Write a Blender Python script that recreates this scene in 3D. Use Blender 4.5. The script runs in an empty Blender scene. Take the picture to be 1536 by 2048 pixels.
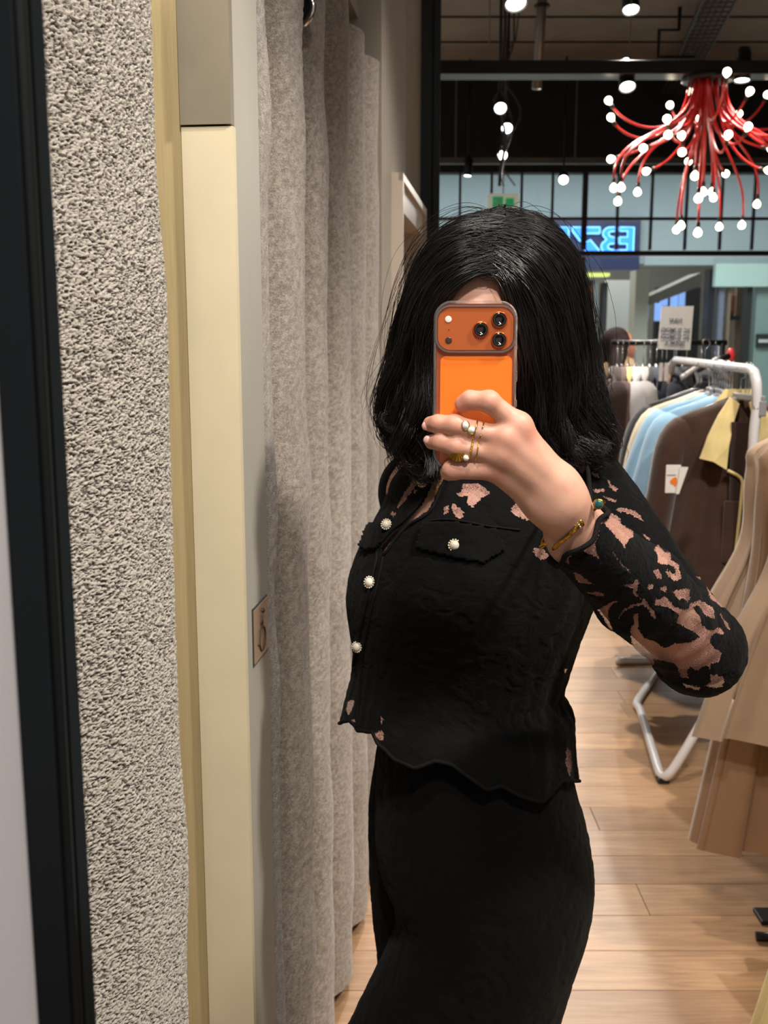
import bpy, bmesh, math, random
import numpy as np
from mathutils import Vector, Matrix, Euler

random.seed(7)
RNG = np.random.default_rng(11)
scene = bpy.context.scene
COL = scene.collection
PI = math.pi

# ------------------------------------------------------------------ camera
FPX, CX, CY = 2075.0, 768.0, 1024.0          # focal length in pixels of the 1536 x 2048 frame
PITCH = math.radians(9.8)                    # looking slightly down
CAM_H = 1.55
cT, sT = math.cos(PITCH), math.sin(PITCH)
cam_data = bpy.data.cameras.new('camera')
cam = bpy.data.objects.new('camera', cam_data)
COL.objects.link(cam)
cam.location = (0, 0, CAM_H)
cam.rotation_euler = (math.radians(90) - PITCH, 0, 0)
cam_data.sensor_fit = 'VERTICAL'
cam_data.sensor_height = 36.0
cam_data.lens = FPX / 2048.0 * 36.0
cam_data.clip_start = 0.02
cam_data.clip_end = 100
cam_data.dof.use_dof = True
cam_data.dof.focus_distance = 1.12
cam_data.dof.aperture_fstop = cam_data.lens / 3.4
scene.camera = cam

# ------------------------------------------------------------------ world, exposure
world = bpy.data.worlds.new('world')
scene.world = world
world.use_nodes = True
wb = world.node_tree.nodes['Background']
wb.inputs[0].default_value = (1.0, 0.95, 0.88, 1)
wb.inputs[1].default_value = 0.32
scene.view_settings.view_transform = 'Standard'
scene.view_settings.look = 'None'
scene.view_settings.gamma = 1.0
scene.view_settings.use_curve_mapping = False
scene.view_settings.exposure = 0.0
scene.cycles.max_bounces = 8
scene.cycles.diffuse_bounces = 3
scene.cycles.glossy_bounces = 3
scene.cycles.transmission_bounces = 6
scene.cycles.transparent_max_bounces = 16
scene.cycles.caustics_reflective = False
scene.cycles.caustics_refractive = False
scene.cycles.sample_clamp_indirect = 4.0


def area_light(name, loc, size, energy, color, rot=(0, 0, 0), sy=None):
    l = bpy.data.lights.new(name, 'AREA')
    l.energy = energy
    l.color = color
    l.size = size
    if sy:
        l.shape = 'RECTANGLE'
        l.size_y = sy
    o = bpy.data.objects.new(name, l)
    COL.objects.link(o)
    o.location = loc
    o.rotation_euler = rot
    return o


# unseen area lights, added to brighten the mall passage and the opposite shop
area_light('mall_fill_light', (3.2, 15.3, 4.6), 8, 700, (0.92, 0.97, 1.0), sy=3.0)
area_light('opposite_shop_fill_light', (4.3, 22.0, 4.4), 5, 260, (1.0, 0.97, 0.92), sy=3.0)


# ------------------------------------------------------------------ pixel helpers
def ray(u, v):
    a = (u - CX) / FPX
    b = (CY - v) / FPX
    return Vector((a, cT + b * sT, b * cT - sT))


def PY(u, v, y):
    """point seen at pixel (u, v) that stands at world depth y"""
    r = ray(u, v)
    return Vector((0, 0, CAM_H)) + r * (y / r.y)


def PZ(u, v, z):
    """point seen at pixel (u, v) that lies at height z"""
    r = ray(u, v)
    return Vector((0, 0, CAM_H)) + r * ((z - CAM_H) / r.z)


def project(P):
    """world points (n,3) -> pixels"""
    P = np.asarray(P, float)
    x = P[:, 0]
    y = P[:, 1]
    z = P[:, 2] - CAM_H
    d = y * cT - z * sT
    up = y * sT + z * cT
    return CX + FPX * x / d, CY - FPX * up / d


# ------------------------------------------------------------------ colour + materials
def lin(c):
    return tuple(((x / 255) / 12.92 if x / 255 <= 0.04045 else ((x / 255 + 0.055) / 1.055) ** 2.4) for x in c)


def rgb(*c):
    return (*lin(c), 1)


MATS = {}


class NT:
    def __init__(self, name):
        self.m = bpy.data.materials.new(name)
        self.m.use_nodes = True
        self.t = self.m.node_tree
        self.n = self.t.nodes
        self.b = self.n['Principled BSDF']
        self.out = self.n['Material Output']

    def add(self, typ, **kw):
        nd = self.n.new(typ)
        for k, v in kw.items():
            if k.startswith('i_'):
                key = k[2:]
                key = int(key) if key.isdigit() else key.replace('_', ' ')
                nd.inputs[key].default_value = v
            else:
                setattr(nd, k, v)
        return nd

    def link(self, a, b):
        self.t.links.new(a, b)

    def coords(self, scale=(1, 1, 1), kind='Object', rot=(0, 0, 0)):
        tc = self.add('ShaderNodeTexCoord')
        mp = self.add('ShaderNodeMapping')
        mp.inputs['Scale'].default_value = scale
        mp.inputs['Rotation'].default_value = rot
        self.link(tc.outputs[kind], mp.inputs[0])
        return mp.outputs[0]

    def noise(self, vec, scale, detail=4, rough=0.55, dist=0.0):
        nd = self.add('ShaderNodeTexNoise')
        nd.inputs['Scale'].default_value = scale
        nd.inputs['Detail'].default_value = detail
        nd.inputs['Roughness'].default_value = rough
        nd.inputs['Distortion'].default_value = dist
        self.link(vec, nd.inputs['Vector'])
        return nd.outputs['Fac']

    def ramp(self, fac, stops):
        r = self.add('ShaderNodeValToRGB')
        e = r.color_ramp.elements
        while len(e) < len(stops):
            e.new(0.5)
        for el, (p, c) in zip(e, stops):
            el.position = p
            el.color = c
        self.link(fac, r.inputs[0])
        return r.outputs[0]

    def mix(self, fac, a, b, blend='MIX'):
        m = self.add('ShaderNodeMix', data_type='RGBA', blend_type=blend)
        for src, key in ((fac, 0), (a, 6), (b, 7)):
            if hasattr(src, 'links'):
                self.link(src, m.inputs[key])
            else:
                m.inputs[key].default_value = src
        return m.outputs[2]

    def bump(self, height, strength, dist=0.002, prev=None):
        b = self.add('ShaderNodeBump')
        b.inputs['Strength'].default_value = strength
        b.inputs['Distance'].default_value = dist
        self.link(height, b.inputs['Height'])
        if prev is not None:
            self.link(prev, b.inputs['Normal'])
        return b.outputs[0]

    def base(self, src):
        if hasattr(src, 'links'):
            self.link(src, self.b.inputs['Base Color'])
        else:
            self.b.inputs['Base Color'].default_value = src

    def normal(self, src):
        self.link(src, self.b.inputs['Normal'])


def plain(name, color, rough=0.5, metal=0.0, spec=0.5, var=0.0, vscale=20, bump=0.0, bscale=200, bdist=0.001,
          emit=None, estr=0.0, coat=0.0, sheen=0.0, stretch=(1, 1, 1), sss=0.0, alpha=None):
    if name in MATS:
        return MATS[name]
    t = NT(name)
    b = t.b
    b.inputs['Roughness'].default_value = rough
    b.inputs['Metallic'].default_value = metal
    b.inputs['Specular IOR Level'].default_value = spec
    b.inputs['Coat Weight'].default_value = coat
    b.inputs['Sheen Weight'].default_value = sheen
    if sss:
        b.inputs['Subsurface Weight'].default_value = sss
        b.inputs['Subsurface Radius'].default_value = (0.01, 0.004, 0.002)
        b.inputs['Subsurface Scale'].default_value = 0.6
    vec = None
    if var or bump:
        vec = t.coords(stretch)
    if var:
        f = t.noise(vec, vscale)
        dk = tuple(max(0, c * (1 - var)) for c in color[:3]) + (1,)
        lt = tuple(min(1, c * (1 + var)) for c in color[:3]) + (1,)
        t.base(t.ramp(f, [(0.3, dk), (0.7, lt)]))
    else:
        t.base(color)
    if bump:
        t.normal(t.bump(t.noise(vec, bscale, 3), bump, bdist))
    if emit:
        b.inputs['Emission Color'].default_value = emit
        b.inputs['Emission Strength'].default_value = estr
    MATS[name] = t.m
    return t.m


# ------------------------------------------------------------------ object helpers
def tag(o, label=None, cat=None, group=None, kind=None):
    if label:
        o['label'] = label
    if cat:
        o['category'] = cat
    if group:
        o['group'] = group
    if kind:
        o['kind'] = kind
    return o


def empty(name, loc=(0, 0, 0), rz=0.0):
    o = bpy.data.objects.new(name, None)
    o.empty_display_size = 0.05
    COL.objects.link(o)
    o.location = loc
    o.rotation_euler = (0, 0, rz)
    return o


def link_mesh(name, me, m=None, parent=None, smooth=False, loc=None):
    o = bpy.data.objects.new(name, me)
    COL.objects.link(o)
    if m is not None and not me.materials:
        me.materials.append(m)
    if smooth:
        me.polygons.foreach_set('use_smooth', [True] * len(me.polygons))
    if parent is not None:
        o.parent = parent
    if loc is not None:
        o.location = loc
    return o


def pydata(name, verts, faces, m=None, parent=None, smooth=True, world=False, loc=None):
    """world=True: verts are world coordinates although there is a (translated / turned) parent"""
    me = bpy.data.meshes.new(name)
    verts = np.asarray(verts, float)
    if world and parent is not None:
        mw = np.array(wmat(parent).inverted())
        verts = verts @ mw[:3, :3].T + mw[:3, 3]
    me.from_pydata(verts.tolist(), [], [list(map(int, f)) for f in faces])
    me.update()
    return link_mesh(name, me, m, parent, smooth, loc)


def wmat(o):
    """world matrix without a depsgraph update"""
    m = o.matrix_basis.copy()
    if o.parent is not None:
        m = wmat(o.parent) @ o.matrix_parent_inverse @ m
    return m


class MB:
    """collects simple shapes into ONE mesh"""

    def __init__(self):
        self.v = []
        self.f = []

    def add(self, verts, faces):
        n = len(self.v)
        self.v += [tuple(p) for p in verts]
        self.f += [tuple(i + n for i in f) for f in faces]
        return self

    def box(self, lo, hi, M=None, bevel=0.0):
        lo = Vector(lo)
        hi = Vector(hi)
        if bevel > 0:
            bm = bmesh.new()
            bmesh.ops.create_cube(bm, size=1)
            for p in bm.verts:
                p.co = Vector(((lo[i] + hi[i]) / 2 + p.co[i] * (hi[i] - lo[i]) for i in range(3)))
            bmesh.ops.bevel(bm, geom=bm.edges[:], offset=bevel, segments=2, profile=0.5, affect='EDGES')
            vs = [p.co.copy() for p in bm.verts]
            bm.verts.index_update()
            fs = [[p.index for p in f.verts] for f in bm.faces]
            bm.free()
        else:
            vs = [Vector((x, y, z)) for z in (lo.z, hi.z) for y in (lo.y, hi.y) for x in (lo.x, hi.x)]
            fs = [(0, 2, 3, 1), (4, 5, 7, 6), (0, 1, 5, 4), (2, 6, 7, 3), (0, 4, 6, 2), (1, 3, 7, 5)]
        if M is not None:
            vs = [M @ p for p in vs]
        return self.add(vs, fs)

    def tube(self, pts, r, n=8, caps=True, closed=False):
        pts = [Vector(p) for p in pts]
        m = len(pts)
        rs = r if hasattr(r, '__len__') else [r] * m
        vs = []
        prev = None
        for i, p in enumerate(pts):
            a = pts[(i - 1) % m] if (closed or i > 0) else p
            b = pts[(i + 1) % m] if (closed or i < m - 1) else p
            t = (b - a)
            t = t.normalized() if t.length > 1e-9 else Vector((0, 0, 1))
            if prev is None:
                ref = Vector((0, 0, 1)) if abs(t.z) < 0.9 else Vector((1, 0, 0))
                nx = t.cross(ref).normalized()
            else:
                nx = (prev - t * prev.dot(t))
                nx = nx.normalized() if nx.length > 1e-6 else t.orthogonal().normalized()
            prev = nx
            ny = t.cross(nx)
            for k in range(n):
                a_ = 2 * PI * k / n
                vs.append(p + (nx * math.cos(a_) + ny * math.sin(a_)) * rs[i])
        fs = []
        rng = m if closed else m - 1
        for i in range(rng):
            j = (i + 1) % m
            for k in range(n):
                k2 = (k + 1) % n
                fs.append((i * n + k, i * n + k2, j * n + k2, j * n + k))
        if caps and not closed:
            fs.append(tuple(reversed(range(n))))
            fs.append(tuple((m - 1) * n + k for k in range(n)))
        return self.add(vs, fs)

    def lathe(self, prof, n=20, M=None, cap=True):
        """prof: list of (r, z)"""
        vs = []
        for r, z in prof:
            for k in range(n):
                a = 2 * PI * k / n
                vs.append(Vector((r * math.cos(a), r * math.sin(a), z)))
        fs = []
        for i in range(len(prof) - 1):
            for k in range(n):
                k2 = (k + 1) % n
                fs.append((i * n + k, i * n + k2, (i + 1) * n + k2, (i + 1) * n + k))
        if cap:
            fs.append(tuple(reversed(range(n))))
            fs.append(tuple((len(prof) - 1) * n + k for k in range(n)))
        if M is not None:
            vs = [M @ p for p in vs]
        return self.add(vs, fs)

    def prism(self, poly, z0, z1, M=None):
        n = len(poly)
        vs = [Vector((x, y, z0)) for x, y in poly] + [Vector((x, y, z1)) for x, y in poly]
        fs = [tuple(reversed(range(n))), tuple(range(n, 2 * n))]
        fs += [(k, (k + 1) % n, n + (k + 1) % n, n + k) for k in range(n)]
        if M is not None:
            vs = [M @ p for p in vs]
        return self.add(vs, fs)

    def sphere(self, c, r, n=12, m=8, sc=(1, 1, 1)):
        c = Vector(c)
        prof = [(math.sin(PI * (i + 0.02) / (m + 0.04)), -math.cos(PI * (i + 0.02) / (m + 0.04))) for i in range(m + 1)]
        M = Matrix.Translation(c) @ Matrix.Diagonal((r * sc[0], r * sc[1], r * sc[2], 1))
        return self.lathe(prof, n, M)

    def build(self, name, m, parent=None, smooth=False, world=False, loc=None):
        return pydata(name, [tuple(p) for p in self.v], self.f, m, parent, smooth, world, loc)


def bez(p0, p1, p2, p3, n):
    out = []
    for i in range(n + 1):
        t = i / n
        out.append(Vector(p0) * (1 - t) ** 3 + Vector(p1) * 3 * t * (1 - t) ** 2 + Vector(p2) * 3 * t * t * (1 - t) + Vector(p3) * t ** 3)
    return out


def smooth_path(pts, n):
    """Catmull-Rom through pts (k,d) -> (n,d)"""
    P = np.asarray(pts, float)
    k = len(P)
    E = np.vstack([2 * P[0] - P[1], P, 2 * P[-1] - P[-2]])
    t = np.linspace(0, k - 1 - 1e-9, n)
    i = np.floor(t).astype(int)
    f = (t - i)[:, None]
    a, b, c, d = E[i], E[i + 1], E[i + 2], E[i + 3]
    return 0.5 * ((2 * b) + (c - a) * f + (2 * a - 5 * b + 4 * c - d) * f ** 2 + (3 * b - a - 3 * c + d) * f ** 3)


def interp_rows(rows, vq):
    """rows: list of tuples, first value is the key; smooth monotone-ish interpolation of the other columns"""
    R = np.asarray(rows, float)
    k = R[:, 0]
    out = []
    for c in range(1, R.shape[1]):
        y = R[:, c]
        h = np.diff(k)
        dl = np.diff(y) / h
        m = np.zeros_like(y)
        m[1:-1] = (dl[:-1] * h[1:] + dl[1:] * h[:-1]) / (h[:-1] + h[1:])
        m[0], m[-1] = dl[0], dl[-1]
        i = np.clip(np.searchsorted(k, vq) - 1, 0, len(k) - 2)
        t = (vq - k[i]) / h[i]
        out.append((2 * t ** 3 - 3 * t ** 2 + 1) * y[i] + (t ** 3 - 2 * t ** 2 + t) * h[i] * m[i] + (-2 * t ** 3 + 3 * t ** 2) * y[i + 1] + (t ** 3 - t ** 2) * h[i] * m[i + 1])
    return out


def grid_faces(nr, nc, closed):
    i, j = np.meshgrid(np.arange(nr - 1), np.arange(nc if closed else nc - 1), indexing='ij')
    j2 = (j + 1) % nc
    return np.stack([i * nc + j, i * nc + j2, (i + 1) * nc + j2, (i + 1) * nc + j], -1).reshape(-1, 4)


def vnoise(P, scale, seed=0):
    """value noise at points (n,3) in 0..1"""
    Q = np.asarray(P, float) * scale + 1000.0
    I = np.floor(Q).astype(np.int64)
    F = Q - I
    F = F * F * (3 - 2 * F)

    def h(x, y, z):
        n = (x * 73856093) ^ (y * 19349663) ^ (z * 83492791) ^ (seed * 2654435761)
        n = (n ^ (n >> 13)) * 1274126177
        n = n & 0x7fffffff
        n = (n ^ (n >> 16)) & 0xffff
        return n / 65535.0
    r = 0
    for dx in (0, 1):
        for dy in (0, 1):
            for dz in (0, 1):
                w = (F[:, 0] if dx else 1 - F[:, 0]) * (F[:, 1] if dy else 1 - F[:, 1]) * (F[:, 2] if dz else 1 - F[:, 2])
                r = r + w * h(I[:, 0] + dx, I[:, 1] + dy, I[:, 2] + dz)
    return r


def in_poly(u, v, poly):
    poly = np.asarray(poly, float)
    inside = np.zeros(len(u), bool)
    n = len(poly)
    for i in range(n):
        x1, y1 = poly[i]
        x2, y2 = poly[(i + 1) % n]
        c = ((y1 > v) != (y2 > v)) & (u < (x2 - x1) * (v - y1) / (y2 - y1 + 1e-12) + x1)
        inside ^= c
    return inside


def set_attr(me, name, vals):
    a = me.attributes.new(name, 'FLOAT', 'POINT')
    a.data.foreach_set('value', np.asarray(vals, np.float32))


def coords_of(me):
    a = np.empty(len(me.vertices) * 3, np.float32)
    me.vertices.foreach_get('co', a)
    return a.reshape(-1, 3)


def subdivided(me, levels):
    """Catmull-Clark copy of a mesh"""
    o = bpy.data.objects.new('work_mesh', me)
    COL.objects.link(o)
    md = o.modifiers.new('s', 'SUBSURF')
    md.levels = levels
    md.render_levels = levels
    dg = bpy.context.evaluated_depsgraph_get()
    me2 = bpy.data.meshes.new_from_object(o.evaluated_get(dg))
    bpy.data.objects.remove(o)
    return me2


# ------------------------------------------------------------------ implicit bodies -> surface nets
def sdf_field(prims, lo, hi, h):
    lo = np.asarray(lo, float)
    hi = np.asarray(hi, float)
    n = np.ceil((hi - lo) / h).astype(int) + 1
    ax = [lo[i] + h * np.arange(n[i]) for i in range(3)]
    F = np.full(n, 0.2, np.float32)
    for p in prims:
        k = p.get('k', 0.004)
        mg = max(3 * k, 3 * h) + 0.004
        if p['t'] == 'c':
            a, b = np.array(p['a'], float), np.array(p['b'], float)
            ra, rb = p['ra'], p['rb']
            m = max(ra, rb) + mg
            bl, bh = np.minimum(a, b) - m, np.maximum(a, b) + m
        else:
            c = np.array(p['c'], float)
            m = max(p['r']) + mg
            bl, bh = c - m, c + m
        i0 = np.clip(np.floor((bl - lo) / h).astype(int), 0, n)
        i1 = np.clip(np.ceil((bh - lo) / h).astype(int) + 1, 0, n)
        if np.any(i1 <= i0):
            continue
        sl = tuple(slice(i0[i], i1[i]) for i in range(3))
        X = ax[0][sl[0]][:, None, None]
        Y = ax[1][sl[1]][None, :, None]
        Z = ax[2][sl[2]][None, None, :]
        if p['t'] == 'c':
            d = b - a
            L2 = max(d @ d, 1e-12)
            t = np.clip(((X - a[0]) * d[0] + (Y - a[1]) * d[1] + (Z - a[2]) * d[2]) / L2, 0, 1)
            fl = p.get('flat')
            qx, qy, qz = X - a[0] - t * d[0], Y - a[1] - t * d[1], Z - a[2] - t * d[2]
            if fl is not None:          # flattened along a direction: (dir, factor)
                nd = np.array(fl[0], float)
                nd /= np.linalg.norm(nd)
                s = (qx * nd[0] + qy * nd[1] + qz * nd[2]) * (fl[1] - 1)
                qx, qy, qz = qx + nd[0] * s, qy + nd[1] * s, qz + nd[2] * s
            D = np.sqrt(qx ** 2 + qy ** 2 + qz ** 2) - (ra + (rb - ra) * t)
        else:
            r = np.array(p['r'], float)
            M = p.get('M')
            x, y, z = X - c[0], Y - c[1], Z - c[2]
            if M is not None:
                M = np.array(M)
                x, y, z = (M[0, 0] * x + M[1, 0] * y + M[2, 0] * z, M[0, 1] * x + M[1, 1] * y + M[2, 1] * z, M[0, 2] * x + M[1, 2] * y + M[2, 2] * z)
            k0 = np.sqrt((x / r[0]) ** 2 + (y / r[1]) ** 2 + (z / r[2]) ** 2)
            k1 = np.sqrt((x / r[0] ** 2) ** 2 + (y / r[1] ** 2) ** 2 + (z / r[2] ** 2) ** 2) + 1e-9
            D = k0 * (k0 - 1) / k1
        A = F[sl]
        if p.get('sub'):
            D = -D
            hh = np.clip(0.5 - 0.5 * (A - D) / k, 0, 1)
            F[sl] = A * (1 - hh) + D * hh + k * hh * (1 - hh)
        else:
            hh = np.clip(0.5 + 0.5 * (D - A) / k, 0, 1)
            F[sl] = D * (1 - hh) + A * hh - k * hh * (1 - hh)
    return F, lo, h


def surface_nets(F, lo, h):
    n = np.array(F.shape)
    S = F < 0
    c = [S[dx:n[0] - 1 + dx, dy:n[1] - 1 + dy, dz:n[2] - 1 + dz] for dx in (0, 1) for dy in (0, 1) for dz in (0, 1)]
    cnt = sum(x.astype(np.int8) for x in c)
    act = np.argwhere((cnt > 0) & (cnt < 8))
    idx = -np.ones(n - 1, np.int64)
    idx[act[:, 0], act[:, 1], act[:, 2]] = np.arange(len(act))
    acc = np.zeros((len(act), 3))
    num = np.zeros(len(act))
    cor = [(dx, dy, dz) for dx in (0, 1) for dy in (0, 1) for dz in (0, 1)]
    for a in cor:
        for ax_ in range(3):
            if a[ax_] == 0:
                b = list(a)
                b[ax_] = 1
                fa = F[act[:, 0] + a[0], act[:, 1] + a[1], act[:, 2] + a[2]]
                fb = F[act[:, 0] + b[0], act[:, 1] + b[1], act[:, 2] + b[2]]
                m = (fa < 0) != (fb < 0)
                t = np.where(m, fa / np.where(m, fa - fb, 1), 0)
                p = np.repeat(np.array(a, float)[None], len(act), 0)
                p[:, ax_] += t
                acc[m] += p[m]
                num[m] += 1
    V = (act + acc / num[:, None]) * h + lo
    faces = []
    for ax_ in range(3):
        o1, o2 = (ax_ + 1) % 3, (ax_ + 2) % 3
        s0 = [slice(None)] * 3
        s1 = [slice(None)] * 3
        s0[ax_] = slice(0, n[ax_] - 1)
        s1[ax_] = slice(1, n[ax_])
        A, B = S[tuple(s0)], S[tuple(s1)]
        e = np.argwhere(A != B)
        e = e[(e[:, o1] > 0) & (e[:, o2] > 0) & (e[:, o1] < n[o1] - 1) & (e[:, o2] < n[o2] - 1)]
        sg = A[e[:, 0], e[:, 1], e[:, 2]]
        q = []
        for d1, d2 in ((-1, -1), (0, -1), (0, 0), (-1, 0)):
            g = e.copy()
            g[:, o1] += d1
            g[:, o2] += d2
            q.append(idx[g[:, 0], g[:, 1], g[:, 2]])
        q = np.stack(q, 1)
        q[~sg] = q[~sg][:, ::-1]
        faces.append(q)
    return V, np.vstack(faces)


def relax(V, Fq, it=2, lam=0.5):
    V = V.copy()
    e = np.vstack([Fq[:, [0, 1]], Fq[:, [1, 2]], Fq[:, [2, 3]], Fq[:, [3, 0]]])
    for k in range(it):
        for l in (lam, -lam * 0.96):
            s = np.zeros_like(V)
            c = np.zeros(len(V))
            np.add.at(s, e[:, 0], V[e[:, 1]])
            np.add.at(s, e[:, 1], V[e[:, 0]])
            np.add.at(c, e[:, 0], 1)
            np.add.at(c, e[:, 1], 1)
            V += l * (s / np.maximum(c, 1)[:, None] - V)
    return V


def sdf_mesh(prims, h, pad=0.02, it=2):
    lo = np.full(3, 1e9)
    hi = -lo
    for p in prims:
        if p.get('sub'):
            continue
        if p['t'] == 'c':
            m = max(p['ra'], p['rb'])
            lo = np.minimum(lo, np.minimum(p['a'], p['b']) - m)
            hi = np.maximum(hi, np.maximum(p['a'], p['b']) + m)
        else:
            m = max(p['r'])
            lo = np.minimum(lo, np.array(p['c']) - m)
            hi = np.maximum(hi, np.array(p['c']) + m)
    F, l0, hh = sdf_field(prims, lo - pad, hi + pad, h)
    V, Q = surface_nets(F, l0, hh)
    return relax(V, Q, it), Q


def cone(a, b, ra, rb=None, k=0.006, **kw):
    return dict(t='c', a=np.array(a, float), b=np.array(b, float), ra=ra, rb=ra if rb is None else rb, k=k, **kw)


def ell(c, r, k=0.01, M=None, **kw):
    return dict(t='e', c=np.array(c, float), r=r, k=k, M=M, **kw)
# ================================================================== MATERIALS OF THE SETTING
def wood_mat(name, c_dark, c_mid, c_light):
    t = NT(name)
    oi = t.add('ShaderNodeObjectInfo')
    tc = t.add('ShaderNodeTexCoord')
    add = t.add('ShaderNodeVectorMath', operation='MULTIPLY_ADD')
    t.link(oi.outputs['Random'], add.inputs[0])
    add.inputs[1].default_value = (37.0, 91.0, 13.0)
    t.link(tc.outputs['Object'], add.inputs[2])
    mp = t.add('ShaderNodeMapping')
    mp.inputs['Scale'].default_value = (1.1, 13, 6)
    t.link(add.outputs[0], mp.inputs[0])
    g = t.noise(mp.outputs[0], 3.2, 7, 0.62, 1.2)
    mp2 = t.add('ShaderNodeMapping')
    mp2.inputs['Scale'].default_value = (1.2, 40, 8)
    t.link(add.outputs[0], mp2.inputs[0])
    g2 = t.noise(mp2.outputs[0], 6, 4, 0.6, 0.3)
    c = t.ramp(g, [(0.25, c_dark), (0.5, c_mid), (0.75, c_light)])
    c = t.mix(0.35, c, t.ramp(g2, [(0.3, c_dark), (0.65, c_light)]), 'MIX')
    # every board a slightly different tone
    tone = t.ramp(oi.outputs['Random'], [(0.0, (0.78, 0.74, 0.70, 1)), (0.5, (1, 1, 1, 1)), (1.0, (1.14, 1.10, 1.04, 1))])
    c = t.mix(1.0, c, tone, 'MULTIPLY')
    t.base(c)
    t.b.inputs['Roughness'].default_value = 0.42
    t.normal(t.bump(g2, 0.12, 0.002))
    return t.m


M_WOOD = wood_mat('oak_board', rgb(132, 98, 70), rgb(172, 134, 98), rgb(192, 156, 120))
M_JOINT = plain('floor_joint', rgb(70, 50, 34), 0.8)
M_BLACK = plain('black_metal', rgb(14, 17, 21), 0.35, 0.2, 0.4)
M_BLACKM = plain('black_matt', rgb(13, 14, 17), 0.7, bump=0.15, bscale=60)
M_GREYWALL = plain('grey_plaster', rgb(168, 159, 147), 0.8, var=0.05, vscale=7, bump=0.12, bscale=90)
M_LAMINATE = plain('grey_laminate', rgb(186, 182, 170), 0.6, var=0.04, vscale=9, bump=0.05, bscale=60, stretch=(1, 1, 0.3))
M_DARKLAM = plain('dark_grey_laminate', rgb(140, 131, 112), 0.55, var=0.07, vscale=12)
M_CREAM = plain('cream_board', rgb(230, 216, 182), 0.6, var=0.04, vscale=10, bump=0.05, bscale=40)
M_YELLOW = plain('yellow_wood_trim', rgb(212, 190, 142), 0.5, var=0.08, vscale=14, stretch=(40, 40, 1))
M_PALEWALL = plain('pale_grey_paint', rgb(205, 200, 203), 0.75, bump=0.25, bscale=700, bdist=0.0005)
M_WHITETRIM = plain('pale_door_trim', rgb(206, 192, 178), 0.45)
M_DOOR = plain('taupe_door', rgb(150, 130, 110), 0.55, var=0.05, vscale=6, stretch=(20, 20, 1))
M_CEIL = plain('brown_ceiling_deck', rgb(150, 132, 116), 0.55, var=0.18, vscale=2.5, bump=0.1, bscale=12)
M_STEEL = plain('dull_steel', rgb(128, 120, 112), 0.4, 0.8)
M_CHROME = plain('chrome', rgb(220, 220, 220), 0.12, 1.0)
M_GOLD = plain('gold', rgb(222, 176, 84), 0.2, 1.0)

t = NT('shop_glass')
t.n.remove(t.b)
tr = t.add('ShaderNodeBsdfTransparent')
tr.inputs[0].default_value = (0.90, 0.95, 0.94, 1)
gl = t.add('ShaderNodeBsdfGlossy')
gl.inputs['Roughness'].default_value = 0.0
fr = t.add('ShaderNodeFresnel')
fr.inputs[0].default_value = 1.5
mx = t.add('ShaderNodeMixShader')
t.link(fr.outputs[0], mx.inputs[0])
t.link(tr.outputs[0], mx.inputs[1])
t.link(gl.outputs[0], mx.inputs[2])
t.link(mx.outputs[0], t.out.inputs[0])
M_GLASS = t.m

# ================================================================== FLOOR
floor = MB().box((-2.2, -1.5, -0.06), (5.2, 12.0, -0.006)).build('floor', M_JOINT)
tag(floor, 'warm oak plank floor with boards running across the shop', kind='structure')
PLANK_W = 0.162
plank_mesh = {}


def plank(L):
    if L not in plank_mesh:
        o = MB().box((-L / 2, -PLANK_W / 2 + 0.0009, -0.012), (L / 2, PLANK_W / 2 - 0.0009, 0.0), bevel=0.0009)
        me = bpy.data.meshes.new('plank')
        me.from_pydata([tuple(p) for p in o.v], [], o.f)
        me.materials.append(M_WOOD)
        plank_mesh[L] = me
    return plank_mesh[L]


rp = random.Random(5)
row = 0
y = 1.36
while y < 9.2:
    x = -0.75 - rp.random() * 1.0
    xmax = min(4.4, 0.44 * y + 0.9)
    while x < xmax:
        L = rp.choice((1.15, 1.45, 1.8))
        o = bpy.data.objects.new('plank', plank(L))
        COL.objects.link(o)
        o.parent = floor
        o.location = (x + L / 2, y, rp.uniform(-0.0004, 0.0004))
        x += L + 0.0015
    y += PLANK_W
far_floor = MB().box((-2.2, 9.2, -0.006), (5.2, 12.0, 0)).box((-2.2, -1.5, -0.006), (5.2, 1.27, 0)).build('far_boards', M_WOOD, floor)
far_floor['kind'] = 'stuff'

# ================================================================== THE FITTING-ROOM WALL (runs into depth on the left)
WX0, WK = -0.33, 0.1144
wt = Vector((WK, 1, 0)).normalized()
wn = Vector((wt.y, -wt.x, 0))


def W(y, off=0.0, z=0.0):
    """point on the fitting-room wall at depth y, off metres proud of it"""
    return Vector((WX0 + WK * y, y, z)) + wn * off


def wbox(mb, y0, y1, o0, o1, z0, z1):
    ps = [W(y0, o0, z0), W(y1, o0, z0), W(y1, o1, z0), W(y0, o1, z0), W(y0, o0, z1), W(y1, o0, z1), W(y1, o1, z1), W(y0, o1, z1)]
    mb.add(ps, [(0, 1, 2, 3), (7, 6, 5, 4), (0, 4, 5, 1), (1, 5, 6, 2), (2, 6, 7, 3), (3, 7, 4, 0)])
    return mb


CEIL = 4.3
m = MB()
wbox(m, 1.31, 1.436, -0.10, 0.0, 0, CEIL)
tag(m.build('wall_partition', M_LAMINATE), 'grey laminate end of the fitting room partition', kind='structure')
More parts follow.
